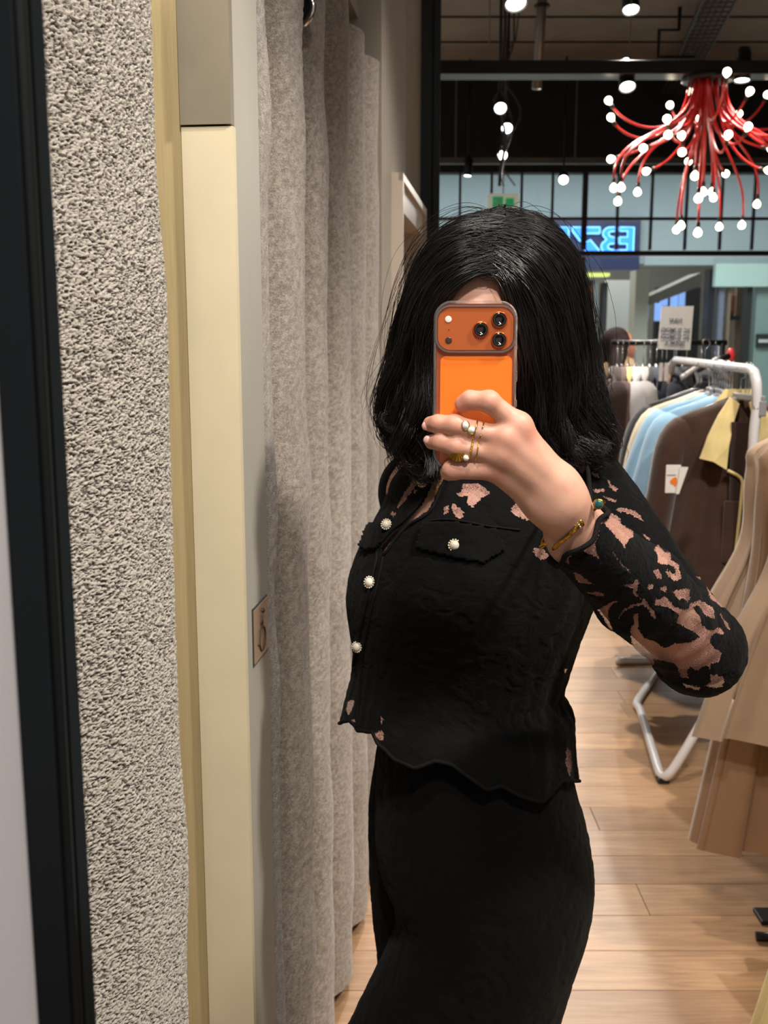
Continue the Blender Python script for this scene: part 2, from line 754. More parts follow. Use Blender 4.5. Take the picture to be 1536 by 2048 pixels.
# front end of the partition: cream board below, grey laminate above, narrow yellow wood strip set back
m = MB()
wbox(m, 1.297, 1.31, -0.062, 0.0015, 0, 1.793)
tag(m.build('trim_1', M_CREAM), 'cream board on the end of the partition', kind='structure')
m = MB()
wbox(m, 1.294, 1.31, -0.062, 0.0, 1.795, CEIL)
tag(m.build('trim_2', M_DARKLAM), 'dark grey laminate upper end of the partition', kind='structure')
m = MB()
wbox(m, 1.302, 1.36, -0.16, -0.0635, 0, CEIL)
tag(m.build('trim_3', M_YELLOW), 'yellow wood strip beside the cream board', kind='structure')
# header over the cubicle openings, wall by the door
m = MB()
wbox(m, 1.436, 2.83, -0.12, -0.06, 2.345, CEIL)
wbox(m, -0.5, 1.30, -0.12, -0.06, 2.345, CEIL)
wbox(m, 2.83, 3.075, -0.12, 0.0, 0, CEIL)
wbox(m, 3.075, 3.98, -0.12, 0.0, 2.0, CEIL)
wbox(m, 3.98, 4.09, -0.12, 0.0, 0, CEIL)
tag(m.build('wall_left', M_GREYWALL), 'taupe plaster wall beside the fitting room', kind='structure')
m = MB()
wbox(m, -0.6, 4.1, -1.30, -1.22, 0, 2.7)
wbox(m, 2.75, 2.83, -1.22, -0.12, 0, 2.7)
wbox(m, 1.33, 1.39, -1.22, -0.16, 0, 2.7)
wbox(m, -0.6, 2.83, -1.22, -0.12, 2.6, 2.7)
tag(m.build('wall_back', M_GREYWALL), 'plain inner walls of the fitting cubicles', kind='structure')
m = MB()
wbox(m, 1.44, 2.82, -0.115, -0.088, 0, 0.10)
tag(m.build('baseboard_left', M_LAMINATE), 'pale grey plinth under the curtain', kind='structure')

# ------------------------------------------------------------------ door in that wall
m = MB()
wbox(m, 3.17, 3.89, -0.09, -0.05, 0.008, 1.90)
dr = m.build('door_1', M_DOOR)
tag(dr, 'taupe flush door in a pale moulded casing', kind='structure')
for (a, b, z0, z1) in ((3.075, 3.165, 0, 1.905), (3.895, 3.985, 0, 1.905), (3.075, 3.985, 1.905, 2.0)):
    m = MB()
    wbox(m, a, b, -0.05, 0.020, z0, z1)
    if z0 == 0:
        wbox(m, a if a < 3.5 else b - 0.022, a + 0.022 if a < 3.5 else b, 0.020, 0.033, z0, z1 + 0.095)
    else:
        wbox(m, a, b, 0.020, 0.033, z1 - 0.022, z1)
    m.build('casing', M_WHITETRIM, dr)
m = MB()
m.tube([W(3.84, -0.05, 1.0), W(3.84, -0.01, 1.0), W(3.74, -0.01, 1.0)], 0.009, 8)
m.build('handle', M_STEEL, dr)

# ------------------------------------------------------------------ black steel post at the end of the wall
m = MB()
q = PY(838, 300, 4.10)
q2 = PY(880, 300, 4.10)
m.box((q.x, 4.10, 0), (q.x + (q2.x - q.x) * 0.60, 4.19, CEIL), bevel=0.002)
m.box((q.x + (q2.x - q.x) * 0.60, 4.115, 0), (q.x + (q2.x - q.x) * 0.66, 4.18, CEIL))
m.box((q.x + (q2.x - q.x) * 0.66, 4.10, 0), (q2.x, 4.19, CEIL), bevel=0.002)
tag(m.build('trim_4', M_BLACK), 'black steel post at the end of the taupe wall', kind='structure')

# ------------------------------------------------------------------ mirror frame and the wall it hangs on
YM = 0.50
m = MB().box((-1.3, 0.509, 0), (-0.1765, 0.5135, 2.9))
tag(m.build('wall_front', M_PALEWALL), 'pale grey wall outside the mirror frame', kind='structure')
fr_root = empty('mirror_frame', (-0.17, YM, 0))
tag(fr_root, 'black metal mirror frame upright at the left edge', 'mirror frame')
m = MB().box((-0.1850, YM, 0.02), (-0.1675, YM + 0.009, 2.35), bevel=0.0012)
m.build('frame_face', plain('frame_black', rgb(24, 29, 34), 0.32, 0.5, 0.5), fr_root, world=True)
m = MB().box((-0.1675, YM + 0.005, 0.02), (-0.1632, YM + 0.009, 2.35))
m.build('groove', plain('groove_black', rgb(4, 5, 8), 0.6), fr_root, world=True)
m = MB().box((-0.1632, YM + 0.002, 0.02), (-0.1614, YM + 0.008, 2.35), bevel=0.0006)
m.build('glass_edge', plain('glass_edge', rgb(70, 72, 70), 0.06, 0.9), fr_root, world=True)
m = MB().box((-0.1614, YM + 0.004, 0.02), (-0.1556, YM + 0.0065, 2.35), bevel=0.0008)
m.build('frame_reflection', plain('reflection_black', rgb(40, 45, 48), 0.16, 0.6, 0.6), fr_root, world=True)  # solid dark strip standing in for the frame's reflection in the glass


# ------------------------------------------------------------------ boucle curtains
def boucle(name, scale, light, dark, bstr, wn_=0.6, lo_=0.36, hi_=0.56):
    t = NT(name)
    at = t.add('ShaderNodeAttribute', attribute_name='nub')
    vec = t.coords((1, 1, 1.7))
    n1 = t.noise(vec, scale, 3, 0.6, 0.8)
    n2 = t.noise(vec, scale * 2.6, 2, 0.5)
    mul = t.add('ShaderNodeMath', operation='MULTIPLY_ADD', i_1=0.55, i_2=0.0)
    t.link(n1, mul.inputs[0])
    sm = t.add('ShaderNodeMath', operation='MULTIPLY_ADD', i_1=0.6)
    sm.inputs[1].default_value = wn_
    t.link(at.outputs['Fac'], sm.inputs[0])
    t.link(mul.outputs[0], sm.inputs[2])
    c = t.ramp(sm.outputs[0], [(lo_, dark), (hi_, light)])
    t.base(c)
    t.b.inputs['Roughness'].default_value = 0.95
    t.b.inputs['Specular IOR Level'].default_value = 0.15
    t.b.inputs['Sheen Weight'].default_value = 0.6
    t.b.inputs['Sheen Roughness'].default_value = 0.35
    t.normal(t.bump(n2, bstr * 0.5, 0.001, t.bump(n1, bstr, 0.0025)))
    return t.m


M_BOUCLE = boucle('grey_boucle', 620, rgb(204, 196, 184), rgb(106, 99, 91), 0.8)
M_BOUCLE2 = boucle('grey_boucle_fold', 300, rgb(200, 187, 174), rgb(134, 124, 114), 1.0, 0.10, 0.25, 0.42)


def curtain_sheet(path, zs, amp, nscale, seed):
    """path: (n,2) plan curve; zs: heights"""
    P = np.asarray(path)
    nr, nc = len(zs), len(P)
    T = np.gradient(P, axis=0)
    T /= np.linalg.norm(T, axis=1)[:, None]
    N = np.stack([T[:, 1], -T[:, 0]], 1)
    s = np.concatenate([[0], np.cumsum(np.linalg.norm(np.diff(P, axis=0), axis=1))])
    Z = np.repeat(zs[:, None], nc, 1)
    S = np.repeat(s[None], nr, 0)
    Q = np.stack([S.ravel(), np.zeros(S.size), Z.ravel()], 1)
    wob = vnoise(Q * [1, 1, 1.0], 26, seed + 5) * 0.004
    Q2 = Q.copy()
    Q2[:, 0] += wob
    Q2[:, 2] += wob
    # nubby yarn: thresholded mix of two noises, flattened a little in height
    a = vnoise(Q2 * [0.85, 1, 1.7], nscale, seed)
    b = vnoise(Q2 * [1, 1, 1.5], nscale * 0.55, seed + 1)
    nub = np.clip((a * 0.62 + b * 0.38 - 0.28) / 0.44, 0, 1)
    low = vnoise(Q, 7, seed + 2) - 0.5
    d = (nub - 0.5) * amp + low * 0.010
    X = np.repeat(P[None, :, 0], nr, 0).ravel() + np.repeat(N[None, :, 0], nr, 0).ravel() * d
    Y = np.repeat(P[None, :, 1], nr, 0).ravel() + np.repeat(N[None, :, 1], nr, 0).ravel() * d
    V = np.stack([X, Y, Z.ravel()], 1)
    return V, grid_faces(nr, nc, False), nub


near_path = smooth_path([(-0.47, 0.86), (-0.42, 0.80), (-0.355, 0.795), (-0.305, 0.835), (-0.268, 0.885), (-0.238, 0.928), (-0.217, 0.985), (-0.2115, 1.018), (-0.222, 1.048),
                         (-0.26, 1.07), (-0.31, 1.05), (-0.36, 1.08)], 1400)
dl = np.concatenate([[0], np.cumsum(np.linalg.norm(np.diff(near_path, axis=0), axis=1))])
dense = np.arange(0.245, 0.425, 0.0009)
sq = np.concatenate([np.arange(0, 0.245, 0.006), dense, np.arange(0.425, dl[-1], 0.006)])
npth = np.stack([np.interp(sq, dl, near_path[:, k]) for k in (0, 1)], 1)
zs = np.concatenate([np.arange(0.03, 0.80, 0.008), np.arange(0.80, 1.90, 0.0009), np.arange(1.90, 2.24, 0.008)])
cr = empty('fitting_room_curtain', (-0.25, 0.95, 0.03))
tag(cr, 'pale grey boucle curtain gathered next to the mirror frame', 'curtain', 'fitting room curtains')
V, Fq, nub = curtain_sheet(npth, zs, 0.0030, 600, 3)
cl = pydata('cloth', V, Fq, M_BOUCLE, cr, True, True)
set_attr(cl.data, 'nub', nub)

# second curtain: deep vertical folds; peaks at these depths along the wall
A_F = 0.075
peaks = np.array([1.20, 1.50, 1.773, 1.986, 2.257, 2.540, 2.80, 3.06])
yy = np.linspace(1.442, 2.86, 900)
ph = np.interp(yy, peaks, np.arange(len(peaks)))
off = -A_F + A_F * (0.5 + 0.5 * np.cos(2 * PI * ph)) ** 0.8
off = np.where(yy < 1.62, np.maximum(off, -A_F + 0.05 * (yy - 1.44) / 0.18), off)
swirl = 0.018 * np.sin(2 * PI * ph)      # folds lean over so the peaks hide the valleys
fold = np.array([[*(W(a + c, b))[:2]] for a, b, c in zip(yy, off - 0.004, swirl)])
dl = np.concatenate([[0], np.cumsum(np.linalg.norm(np.diff(fold, axis=0), axis=1))])
sq = np.arange(0, dl[-1], 0.0042)
fp = np.stack([np.interp(sq, dl, fold[:, k]) for k in (0, 1)], 1)
cr2 = empty('fitting_room_curtain', (-0.1, 2.1, 0.03))
tag(cr2, 'long taupe grey boucle curtain hanging in deep folds beside the doorway', 'curtain', 'fitting room curtains')
zs = np.arange(0.035, 2.235, 0.0050)
V, Fq, nub = curtain_sheet(fp, zs, 0.0016, 200, 9)
cl2 = pydata('cloth', V, Fq, M_BOUCLE2, cr2, True, True)
set_attr(cl2.data, 'nub', nub)
for i, yk in enumerate((1.872,)):
    c = W(yk + 0.004, -0.031 + 0.004, 2.092)
    ringp = [c + wt * 0.0 + Vector((0, 0, 1)) * 0.026 * math.sin(a) + (wn * 0.93 - wt * 0.36) * 0.026 * math.cos(a) for a in np.linspace(0, 2 * PI, 20, endpoint=False)]
    m = MB().tube(ringp, 0.0055, 8, closed=True)
    ey = m.build('eyelet', M_CHROME, cr2, True, True)
    MB().add([c - wn * 0.002] + [c + (p_ - c) * 0.9 - wn * 0.002 for p_ in ringp], [(0, k + 1, (k + 1) % 20 + 1) for k in range(20)]).build('eyelet_dark_disc', M_BLACKM, cr2, False, True)  # black disc put in for the dark inside the open eyelet
rod = MB().tube([W(1.38, -0.100, 2.092), W(2.85, -0.100, 2.092)], 0.0125, 12)
tag(rod.build('curtain_rod', M_BLACK, smooth=True), 'black curtain rod through the eyelets of the folded curtain', 'curtain rod')

# ------------------------------------------------------------------ accessibility sign on the partition
sg = empty('accessibility_sign', W(1.383, 0, 1.145))
tag(sg, 'small bronze square sign with a wheelchair symbol on the partition', 'sign')
m = MB()
wbox(m, 1.341, 1.426, 0.0, 0.0016, 1.106, 1.186)
m.build('backing', plain('sign_edge', rgb(60, 58, 56), 0.5), sg, world=True)
m = MB()
wbox(m, 1.344, 1.423, 0.0016, 0.0026, 1.109, 1.183)
m.build('plate', plain('bronze_plate', rgb(176, 150, 126), 0.4, 0.3), sg, world=True)
M_PICTO = plain('picto_brown', rgb(70, 52, 40), 0.6)


def sw(a, z):
    return W(1.383 + a, 0.0031, 1.145 + z)


wheel = [sw(0.004 + 0.017 * math.cos(a), -0.012 + 0.017 * math.sin(a)) for a in np.linspace(math.radians(-200), math.radians(60), 18)]
m = MB().tube(wheel, 0.0013, 6)
m.tube([sw(0.006, 0.020), sw(0.006, 0.004), sw(-0.008, 0.003), sw(-0.015, -0.016), sw(-0.022, -0.014)], 0.0014, 6)
m.tube([sw(0.006, 0.012), sw(-0.006, 0.011)], 0.0012, 6)
m.sphere(sw(0.007, 0.027), 0.0036, 10, 6)
m.build('wheelchair_symbol', M_PICTO, sg, True, True)

# ================================================================== CEILING, FAR SHOP FRONT
tag(MB().box((-2.2, -1.5, CEIL), (5.2, 12.0, CEIL + 0.1)).build('ceiling', M_CEIL), 'dark brown metal deck ceiling', kind='structure')
tag(MB().box((5.2, -1.5, 0), (5.3, 12.0, CEIL)).build('wall_right', M_GREYWALL), 'plain taupe wall', kind='structure')
for k, yb in enumerate((9.75, 10.55)):
    MB().box((-2.2, yb, CEIL - 0.012), (5.2, yb + 0.02, CEIL - 0.0005)).build('seam', M_BLACKM, bpy.data.objects['ceiling'])

YF = 12.0


def zat(v, y):
    return PY(768, v, y).z


def xat(u, y, v=450):
    return PY(u, v, y).x


zt, zm_, zb = zat(346, YF), zat(437, YF), zat(505, YF)
tag(MB().box((-2.2, YF - 0.05, zt), (5.2, YF + 0.15, CEIL)).build('wall_far', M_BLACKM), 'black bulkhead above the shop front glazing', kind='structure')
M_MUL = plain('brown_black_profile', rgb(48, 44, 42), 0.4, 0.4)
win = MB().box((-2.2, YF, zb - 0.035), (5.2, YF + 0.06, zb + 0.02)).build('window_1', M_MUL)
tag(win, 'black framed glazed shop front of the clothes shop', kind='structure')
MB().box((-2.2, YF, zm_ - 0.016), (5.2, YF + 0.06, zm_ + 0.016)).build('transom', M_MUL, win)
mull = [850, 920, 983, 1043, 1105, 1170, 1236, 1304, 1374, 1444, 1509, 1576]
for i, u in enumerate(mull):
    w = 0.030 if u == 1170 else 0.014
    MB().box((xat(u, YF, 420) - w, YF + 0.005, zb + 0.03), (xat(u, YF, 420) + w, YF + 0.055, zt)).build('mullion', M_MUL, win)
for i in range(len(mull) - 1):
    a, b = xat(mull[i], YF, 420), xat(mull[i + 1], YF, 420)
    for z0, z1 in ((zb + 0.03, zm_ - 0.025), (zm_ + 0.025, zt)):
        MB().box((a + 0.022, YF + 0.026, z0), (b - 0.022, YF + 0.032, z1)).build('pane', M_GLASS, win)
for u in (850, 1163, 1600):
    MB().box((xat(u, YF, 600) - 0.03, YF, 0), (xat(u, YF, 600) + 0.03, YF + 0.06, zb - 0.05)).build('door_post', plain('bronze_post', rgb(96, 84, 70), 0.4, 0.6), win)
for a, b in ((850, 1163), (1163, 1600)):
    MB().box((xat(a, YF, 600) + 0.03, YF + 0.026, 0.02), (xat(b, YF, 600) - 0.03, YF + 0.032, zb - 0.05)).build('pane', M_GLASS, win)

# ================================================================== THE MALL BEYOND (passage and the shops opposite)
YO = 19.0
tag(MB().box((-6, 12.16, -0.05), (16, 26, 0)).build('floor_mall', plain('mall_tile', rgb(190, 186, 178), 0.3)), 'pale tiled mall floor beyond the shop front', kind='structure')
tag(MB().box((-6, 12.16, 5.6), (16, 26, 5.7)).build('ceiling_mall', plain('mall_ceiling', rgb(214, 218, 220), 0.8)), 'white mall passage ceiling', kind='structure')


def panel(name, u0, v0, u1, v1, y, dep, mt, label=None, cat=None, kind='structure', parent=None, bevel=0.0):
    a, b = PY(u0, v1, y), PY(u1, v0, y)
    o = MB().box((a.x, y, a.z), (b.x, y + dep, b.z), bevel=bevel).build(name, mt, parent)
    if label:
        tag(o, label, cat, kind=kind)
    return o


M_FASC = plain('blue_grey_fascia', rgb(152, 164, 170), 0.6)
M_FASC2 = plain('grey_fascia', rgb(150, 160, 164), 0.6)
M_NAVY = plain('navy_board', rgb(24, 34, 74), 0.4)
M_DARK = plain('dark_shop', rgb(26, 27, 32), 0.6)
M_MINT = plain('mint_panel', rgb(172, 194, 188), 0.5)
M_MINTW = plain('mint_tile', rgb(124, 144, 140), 0.4)
M_WHITE = plain('white_paint', rgb(226, 224, 220), 0.7)
M_ORANGE = plain('orange_poster', rgb(214, 96, 30), 0.6)
o = MB().box((-6, YO, zat(437, YO)), (16, YO + 0.3, 5.6)).build('wall_mall_fascia', M_FASC)
tag(o, 'blue grey fascia above the shops across the passage', kind='structure')
o = MB().box((-6, YO + 0.02, zat(527, YO)), (16, YO + 0.3, zat(437, YO))).build('trim_5', M_FASC2)
tag(o, 'grey band over the opposite shop fronts', kind='structure')
panel('trim_6', 1288, 505, 1430, 530, YO, 0.3, M_FASC2, 'grey lintel right of the lit shop sign')
o = MB().box((-6, 25.5, 0), (16, 25.7, 5.6)).build('wall_mall_back', plain('far_shop_wall', rgb(120, 116, 110), 0.8))
tag(o, 'far wall inside the opposite shop', kind='structure')
panel('wall_mall_white', 1206, 560, 1262, 800, 22.0, 0.2, M_WHITE, 'white wall inside the opposite shop')
panel('trim_7', 1262, 540, 1300, 800, 20.6, 0.5, plain('stone_column', rgb(176, 170, 160), 0.7), 'pale stone column inside the opposite shop')
panel('trim_8', 1195, 565, 1216, 900, 19.4, 0.3, M_DARK, 'dark door frame of the opposite shop')
panel('trim_9', 1178, 560, 1196, 900, 19.2, 0.2, plain('grey_frame', rgb(120, 126, 128), 0.4, 0.5), 'grey metal frame across the passage')
panel('trim_15', 1140, 560, 1190, 900, 19.63, 0.05, M_DARK, 'dark window back across the passage')
panel('orange_poster', 1148, 572, 1186, 648, 19.6, 0.03, M_ORANGE, 'orange poster in the shop window across the passage', 'poster', kind='thing')
panel('white_poster', 1148, 650, 1186, 720, 19.6, 0.03, M_WHITE, 'white poster under the orange one across the passage', 'poster', kind='thing')
panel('wall_mall_dark', 1300, 575, 1402, 900, 22.4, 0.2, M_DARK, 'dark back wall of the opposite shop')
panel('trim_10', 1401, 538, 1432, 900, 19.1, 0.3, plain('navy_pillar', rgb(24, 28, 40), 0.4), 'dark navy pillar across the passage')
panel('trim_11', 1432, 575, 1440, 900, 19.0, 0.2, plain('lilac_edge', rgb(110, 112, 128), 0.4), 'lilac grey edge of the pillar')
panel('trim_12', 1445, 575, 1458, 900, 19.0, 0.2, plain('bronze_frame', rgb(120, 102, 84), 0.4), 'bronze window frame across the passage')
panel('trim_13', 1486, 570, 1495, 900, 19.0, 0.2, M_DARK, 'black window frame across the passage')
panel('wall_mall_brown', 1456, 575, 1488, 900, 20.3, 0.1, plain('brown_display', rgb(122, 98, 84), 0.7, var=0.25, vscale=3), 'brown back of a shop window across the passage')
panel('trim_16', 1452, 632, 1480, 640, 19.75, 0.6, M_DARK, 'dark display shelf under the tan bag')
panel('leather_bag', 1455, 588, 1474, 632, 19.9, 0.18, plain('tan_leather', rgb(168, 98, 56), 0.5), 'tan bag displayed in the window across the passage', 'bag', kind='thing', bevel=0.06)
panel('wall_mall_mint', 1495, 560, 1640, 900, 19.05, 0.2, M_MINTW, 'mint tiled wall of a shop across the passage')
panel('mint_sign', 1430, 527, 1640, 573, 18.85, 0.15, M_MINT, 'pale mint blank fascia sign across the passage', 'sign', kind='thing')
bs = empty('shop_plaque', PY(1525, 682, 18.95))
tag(bs, 'small black plaque with white lettering on the mint wall', 'sign')
a, b = PY(1513, 695, 18.98), PY(1545, 668, 18.98)
MB().box((a.x, 18.98, a.z), (b.x, 19.05, b.z)).build('board', M_DARK, bs, world=True)
mw = MB()
for k in range(5):
    p = PY(1518 + k * 4.2, 682, 18.97)
    mw.box((p.x, 18.965, p.z - 0.028), (p.x + 0.022, 18.98, p.z + 0.028))
mw.build('lettering', M_WHITE, bs, world=True)
# sloping soffit and lit displays inside the opposite shop
p1, p2, p3, p4 = PY(1300, 592, 20.8), PY(1402, 545, 20.8), PY(1402, 572, 20.8), PY(1300, 610, 20.8)
mm = MB()
mm.add([p1, p2, p3, p4] + [p + Vector((0, 0.8, 0)) for p in (p1, p2, p3, p4)], [(0, 1, 2, 3), (7, 6, 5, 4), (0, 4, 5, 1), (2, 6, 7, 3), (1, 5, 6, 2), (0, 3, 7, 4)])
tag(mm.build('trim_14', plain('grey_soffit', rgb(130, 126, 122), 0.6)), 'sloping grey soffit inside the opposite shop', kind='structure')
M_SCR = plain('blue_screen', rgb(150, 180, 240), 0.4, emit=rgb(150, 185, 255), estr=0.9)
for i, (u0, v0, u1, v1) in enumerate(((1279, 599, 1298, 640), (1309, 606, 1324, 642), (1320, 592, 1336, 612), (1340, 574, 1357, 640), (1358, 582, 1371, 612))):
    panel('lit_display', u0, v0, u1, v1, 21.6 - 0.1 * i, 0.05, M_SCR,
          ['lilac lit display beside the stone column', 'small blue lit display left of the paper sign', 'short lilac display above the paper sign', 'tall pale blue lit display behind the paper sign', 'narrow lilac display at the right of the group'][i], 'display', kind='thing')['group'] = 'lit displays in the opposite shop'
p = PY(1190, 549, 20.0)
MB()
o = MB().box((p.x - 0.28, 20.0, p.z - 0.03), (p.x + 0.28, 20.3, p.z + 0.03)).build('tube_light', plain('yellow_tube', rgb(220, 226, 120), 0.5, emit=rgb(226, 232, 130), estr=1.2))
tag(o, 'yellow green tube light inside the opposite shop', 'lamp')
MB().tube([(p.x, 20.15, p.z), (p.x, 20.15, 5.6)], 0.01, 6).build('drop_rod', M_STEEL, o, world=True)

# lit shop sign, seen reversed in the mirror: B Z B
bz = empty('lit_shop_sign', PY(1190, 490, 18.9))
tag(bz, 'navy fascia sign with glowing blue reversed letters BZB', 'sign')
a, b = PY(1040, 540, 18.9), PY(1281, 440, 18.9)
MB().box((a.x, 18.86, a.z), (b.x, 19.0, b.z)).build('sign_board', M_NAVY, bz, world=True)
M_NEON = plain('neon_blue', rgb(40, 120, 230), 0.4, emit=rgb(40, 130, 245), estr=1.6)
M_NEON2 = plain('neon_edge', rgb(120, 190, 255), 0.4, emit=rgb(130, 200, 255), estr=1.9)


def arc(cx, cy, r, a0, a1, n=7):
    return [(cx + r * math.cos(math.radians(a)), cy + r * math.sin(math.radians(a))) for a in np.linspace(a0, a1, n)]


# letter pieces in a unit box, x to the right as the letter is normally read
B_SPINE = [(0, 0), (0.44, 0), (0.44, 0.13), (0.20, 0.13), (0.20, 0.36), (0.44, 0.36), (0.44, 0.62), (0.20, 0.62), (0.20, 0.85), (0.44, 0.85), (0.44, 1), (0, 1)]
B_BOW = [(0.50, 1), (0.70, 1)] + arc(0.74, 0.76, 0.24, 80, -60, 8) + arc(0.76, 0.26, 0.26, 60, -80, 8) + [(0.50, 0), (0.50, 0.14), (0.68, 0.14)] + arc(0.70, 0.26, 0.11, -70, 70, 5) + [(0.50, 0.38), (0.50, 0.60), (0.68, 0.62)] + arc(0.70, 0.74, 0.10, -70, 70, 5) + [(0.50, 0.86)]
Z_P = [[(0.0, 0.80), (0.0, 1.0), (0.52, 1.0), (0.52, 0.76), (0.02, 0.76)], [(0.60, 1.0), (1.0, 1.0), (1.0, 0.86), (0.70, 0.46), (0.60, 0.50)], [(0.0, 0.0), (0.0, 0.10), (0.34, 0.52), (0.52, 0.40), (0.52, 0.0)]]
for nm, u_left, u_right, polys in (('letter_b', 1202, 1267, [B_SPINE, B_BOW]), ('letter_z', 1142, 1199, Z_P), ('letter_b', 1076, 1137, [B_SPINE, B_BOW])):
    L, R = PY(u_left, 507, 18.85), PY(u_right, 455, 18.85)
    for pi, poly in enumerate(polys):
        pts = [(R.x - px * (R.x - L.x), L.z + py * (R.z - L.z)) for px, py in poly]      # reversed
        M = Matrix(((1, 0, 0, 0), (0, 0, -1, 18.86), (0, 1, 0, 0), (0, 0, 0, 1)))
        lo_ = MB().prism(pts, 0.0, 0.05, M).build(nm, M_NEON, bz, world=True)
        edge = [Vector((x, 18.80, z)) for x, z in pts]
        MB().tube(edge, 0.013, 6, closed=True).build('neon_outline', M_NEON2, bz, True, True)

# ================================================================== CEILING EQUIPMENT
m = MB().box((-2.2, 6.42, zat(154, 6.5)), (5.2, 6.58, zat(127, 6.5)), bevel=0.004)
bm_ = m.build('lighting_beam', M_BLACK)
tag(bm_, 'black lighting beam crossing under the ceiling', 'beam')
for x in (0.62, 1.45, 2.3, 3.1):
    MB().tube([(x, 6.5, zat(128, 6.5)), (x, 6.5, CEIL)], 0.004, 6).build('hanger_rod', M_STEEL, bm_)
o = MB().box((-2.2, 11.3, zat(330, 11.4)), (5.2, 11.38, zat(318, 11.4))).build('track_rail', plain('grey_rail', rgb(92, 88, 84), 0.4, 0.7))
tag(o, 'grey rail in front of the black bulkhead', 'rail')
for x in (0.75, 2.0, 3.4):
    MB().tube([(x, 11.34, zat(318, 11.4)), (x, 11.34, CEIL)], 0.006, 6).build('hanger_rod', M_STEEL, o)
m = MB().tube([PY(1089, -60, 8.2), PY(1083, 20, 8.2), PY(1073, 178, 8.2)], 0.036, 14)
pp = m.build('ceiling_pipe', M_STEEL, smooth=True)
tag(pp, 'short steel pipe hanging down from the ceiling', 'pipe')
q = PY(1084, 12, 8.2)
m = MB().tube([q + Vector((0.05 * math.cos(a), 0.05 * math.sin(a), 0)) for a in np.linspace(0, 2 * PI, 14, endpoint=False)], 0.012, 6, closed=True)
m.build('pipe_clamp', M_BLACK, pp, True, True)
# cable tray running to the shop front
m = MB()
a, b = Vector((2.35, 7.0, 4.12)), Vector((3.16, 11.9, 4.12))
tt = (b - a).normalized()
nn = Vector((tt.y, -tt.x, 0)) * 0.13
for s in (-1, 1):
    m.tube([a + nn * s, b + nn * s], 0.016, 6)
for i in range(40):
    c = a.lerp(b, i / 39)
    m.tube([c + nn, c - nn], 0.006, 5)
for s in (-0.6, -0.2, 0.2, 0.6):
    m.tube([a.lerp(b, k / 12) + nn * s + Vector((0, 0, 0.02 + 0.01 * math.sin(k * 2.3 + s * 5))) for k in range(13)], 0.013, 6)
tag(m.build('cable_tray', plain('tray_grey', rgb(84, 78, 72), 0.5, 0.6)), 'wire cable tray slanting along the brown ceiling', 'cable tray')
m = MB()
c = PY(1345, 85, 9.5)
m.tube([c + Vector((0.20, 0, -0.12)), c + Vector((-0.12, 0, -0.12)), c + Vector((-0.12, 0, 0.10)), c + Vector((0.05, 0, 0.10)), c + Vector((0.05, 0, CEIL - c.z))], 0.018, 6)
tag(m.build('ceiling_bracket', M_BLACK), 'black bracket hanging under the cable tray', 'bracket')
for i, (uu, r, wig) in enumerate(((1008, 0.014, 0.02), (1016, 0.008, 0.05), (1022, 0.006, 0.09))):
    p0 = PY(uu, 60, 8.9)
    p1 = PY(uu - 4, 372, 8.9)
    pts = [p0.lerp(p1, k / 16) + Vector((wig * math.sin(k * 0.7 + i), 0, 0)) for k in range(17)]
    pts[0].z = CEIL
    o = MB().tube(pts, r, 7).build('hanging_cable', plain('cable_dark', rgb(52, 50, 50), 0.5), smooth=True)
    tag(o, ['thick dark cable hanging straight down by the spotlights', 'middle hanging cable with a slight wave', 'thin looping cable hanging right of the others'][i], 'cable', 'hanging cables')
# exit sign
ex = empty('exit_sign', PY(1006, 405, 10.4))
tag(ex, 'green and white emergency exit box hanging above the hair', 'sign')
c = PY(1006, 406, 10.4)
MB().box((c.x - 0.15, 10.36, c.z - 0.085), (c.x + 0.15, 10.44, c.z + 0.085), bevel=0.008).build('case', plain('exit_white', rgb(214, 214, 200), 0.5, emit=rgb(214, 224, 200), estr=0.25), ex, world=True)
MB().box((c.x - 0.105, 10.352, c.z - 0.055), (c.x - 0.005, 10.36, c.z + 0.055)).build('green_panel', plain('exit_green', rgb(30, 140, 84), 0.5, emit=rgb(30, 150, 90), estr=0.5), ex, world=True)
MB().box((c.x + 0.02, 10.352, c.z - 0.04), (c.x + 0.10, 10.36, c.z + 0.04)).build('green_arrow', MATS['exit_green'], ex, world=True)
g = MB()
gc = Vector((c.x - 0.055, 10.348, c.z))
g.sphere(gc + Vector((0.008, 0, 0.036)), 0.009, 8, 6)
g.tube([gc + Vector((0.004, 0, 0.026)), gc + Vector((-0.004, 0, -0.006)), gc + Vector((0.02, 0, -0.02)), gc + Vector((0.015, 0, -0.045))], 0.006, 6)
g.tube([gc + Vector((-0.004, 0, -0.006)), gc + Vector((-0.022, 0, -0.03)), gc + Vector((-0.038, 0, -0.03))], 0.006, 6)
g.tube([gc + Vector((-0.024, 0, 0.006)), gc + Vector((0.0, 0, 0.022)), gc + Vector((0.026, 0, 0.008))], 0.004, 6)
g.build('running_figure', M_WHITE, ex, True, True)
MB().tube([c + Vector((0, 0, 0.08)), Vector((c.x, 10.4, CEIL))], 0.006, 6).build('drop_rod', M_STEEL, ex, world=True)

# ------------------------------------------------------------------ spotlights
M_LENS = plain('spot_lens', rgb(255, 255, 250), 0.3, emit=(1.0, 0.97, 0.92, 1), estr=14)
M_RIM = plain('spot_rim', rgb(190, 196, 200), 0.3, 0.6)


def aim_matrix(loc, target):
    d = (Vector(target) - Vector(loc)).normalized()
    return Matrix.Translation(Vector(loc)) @ d.to_track_quat('-Z', 'Y').to_matrix().to_4x4()


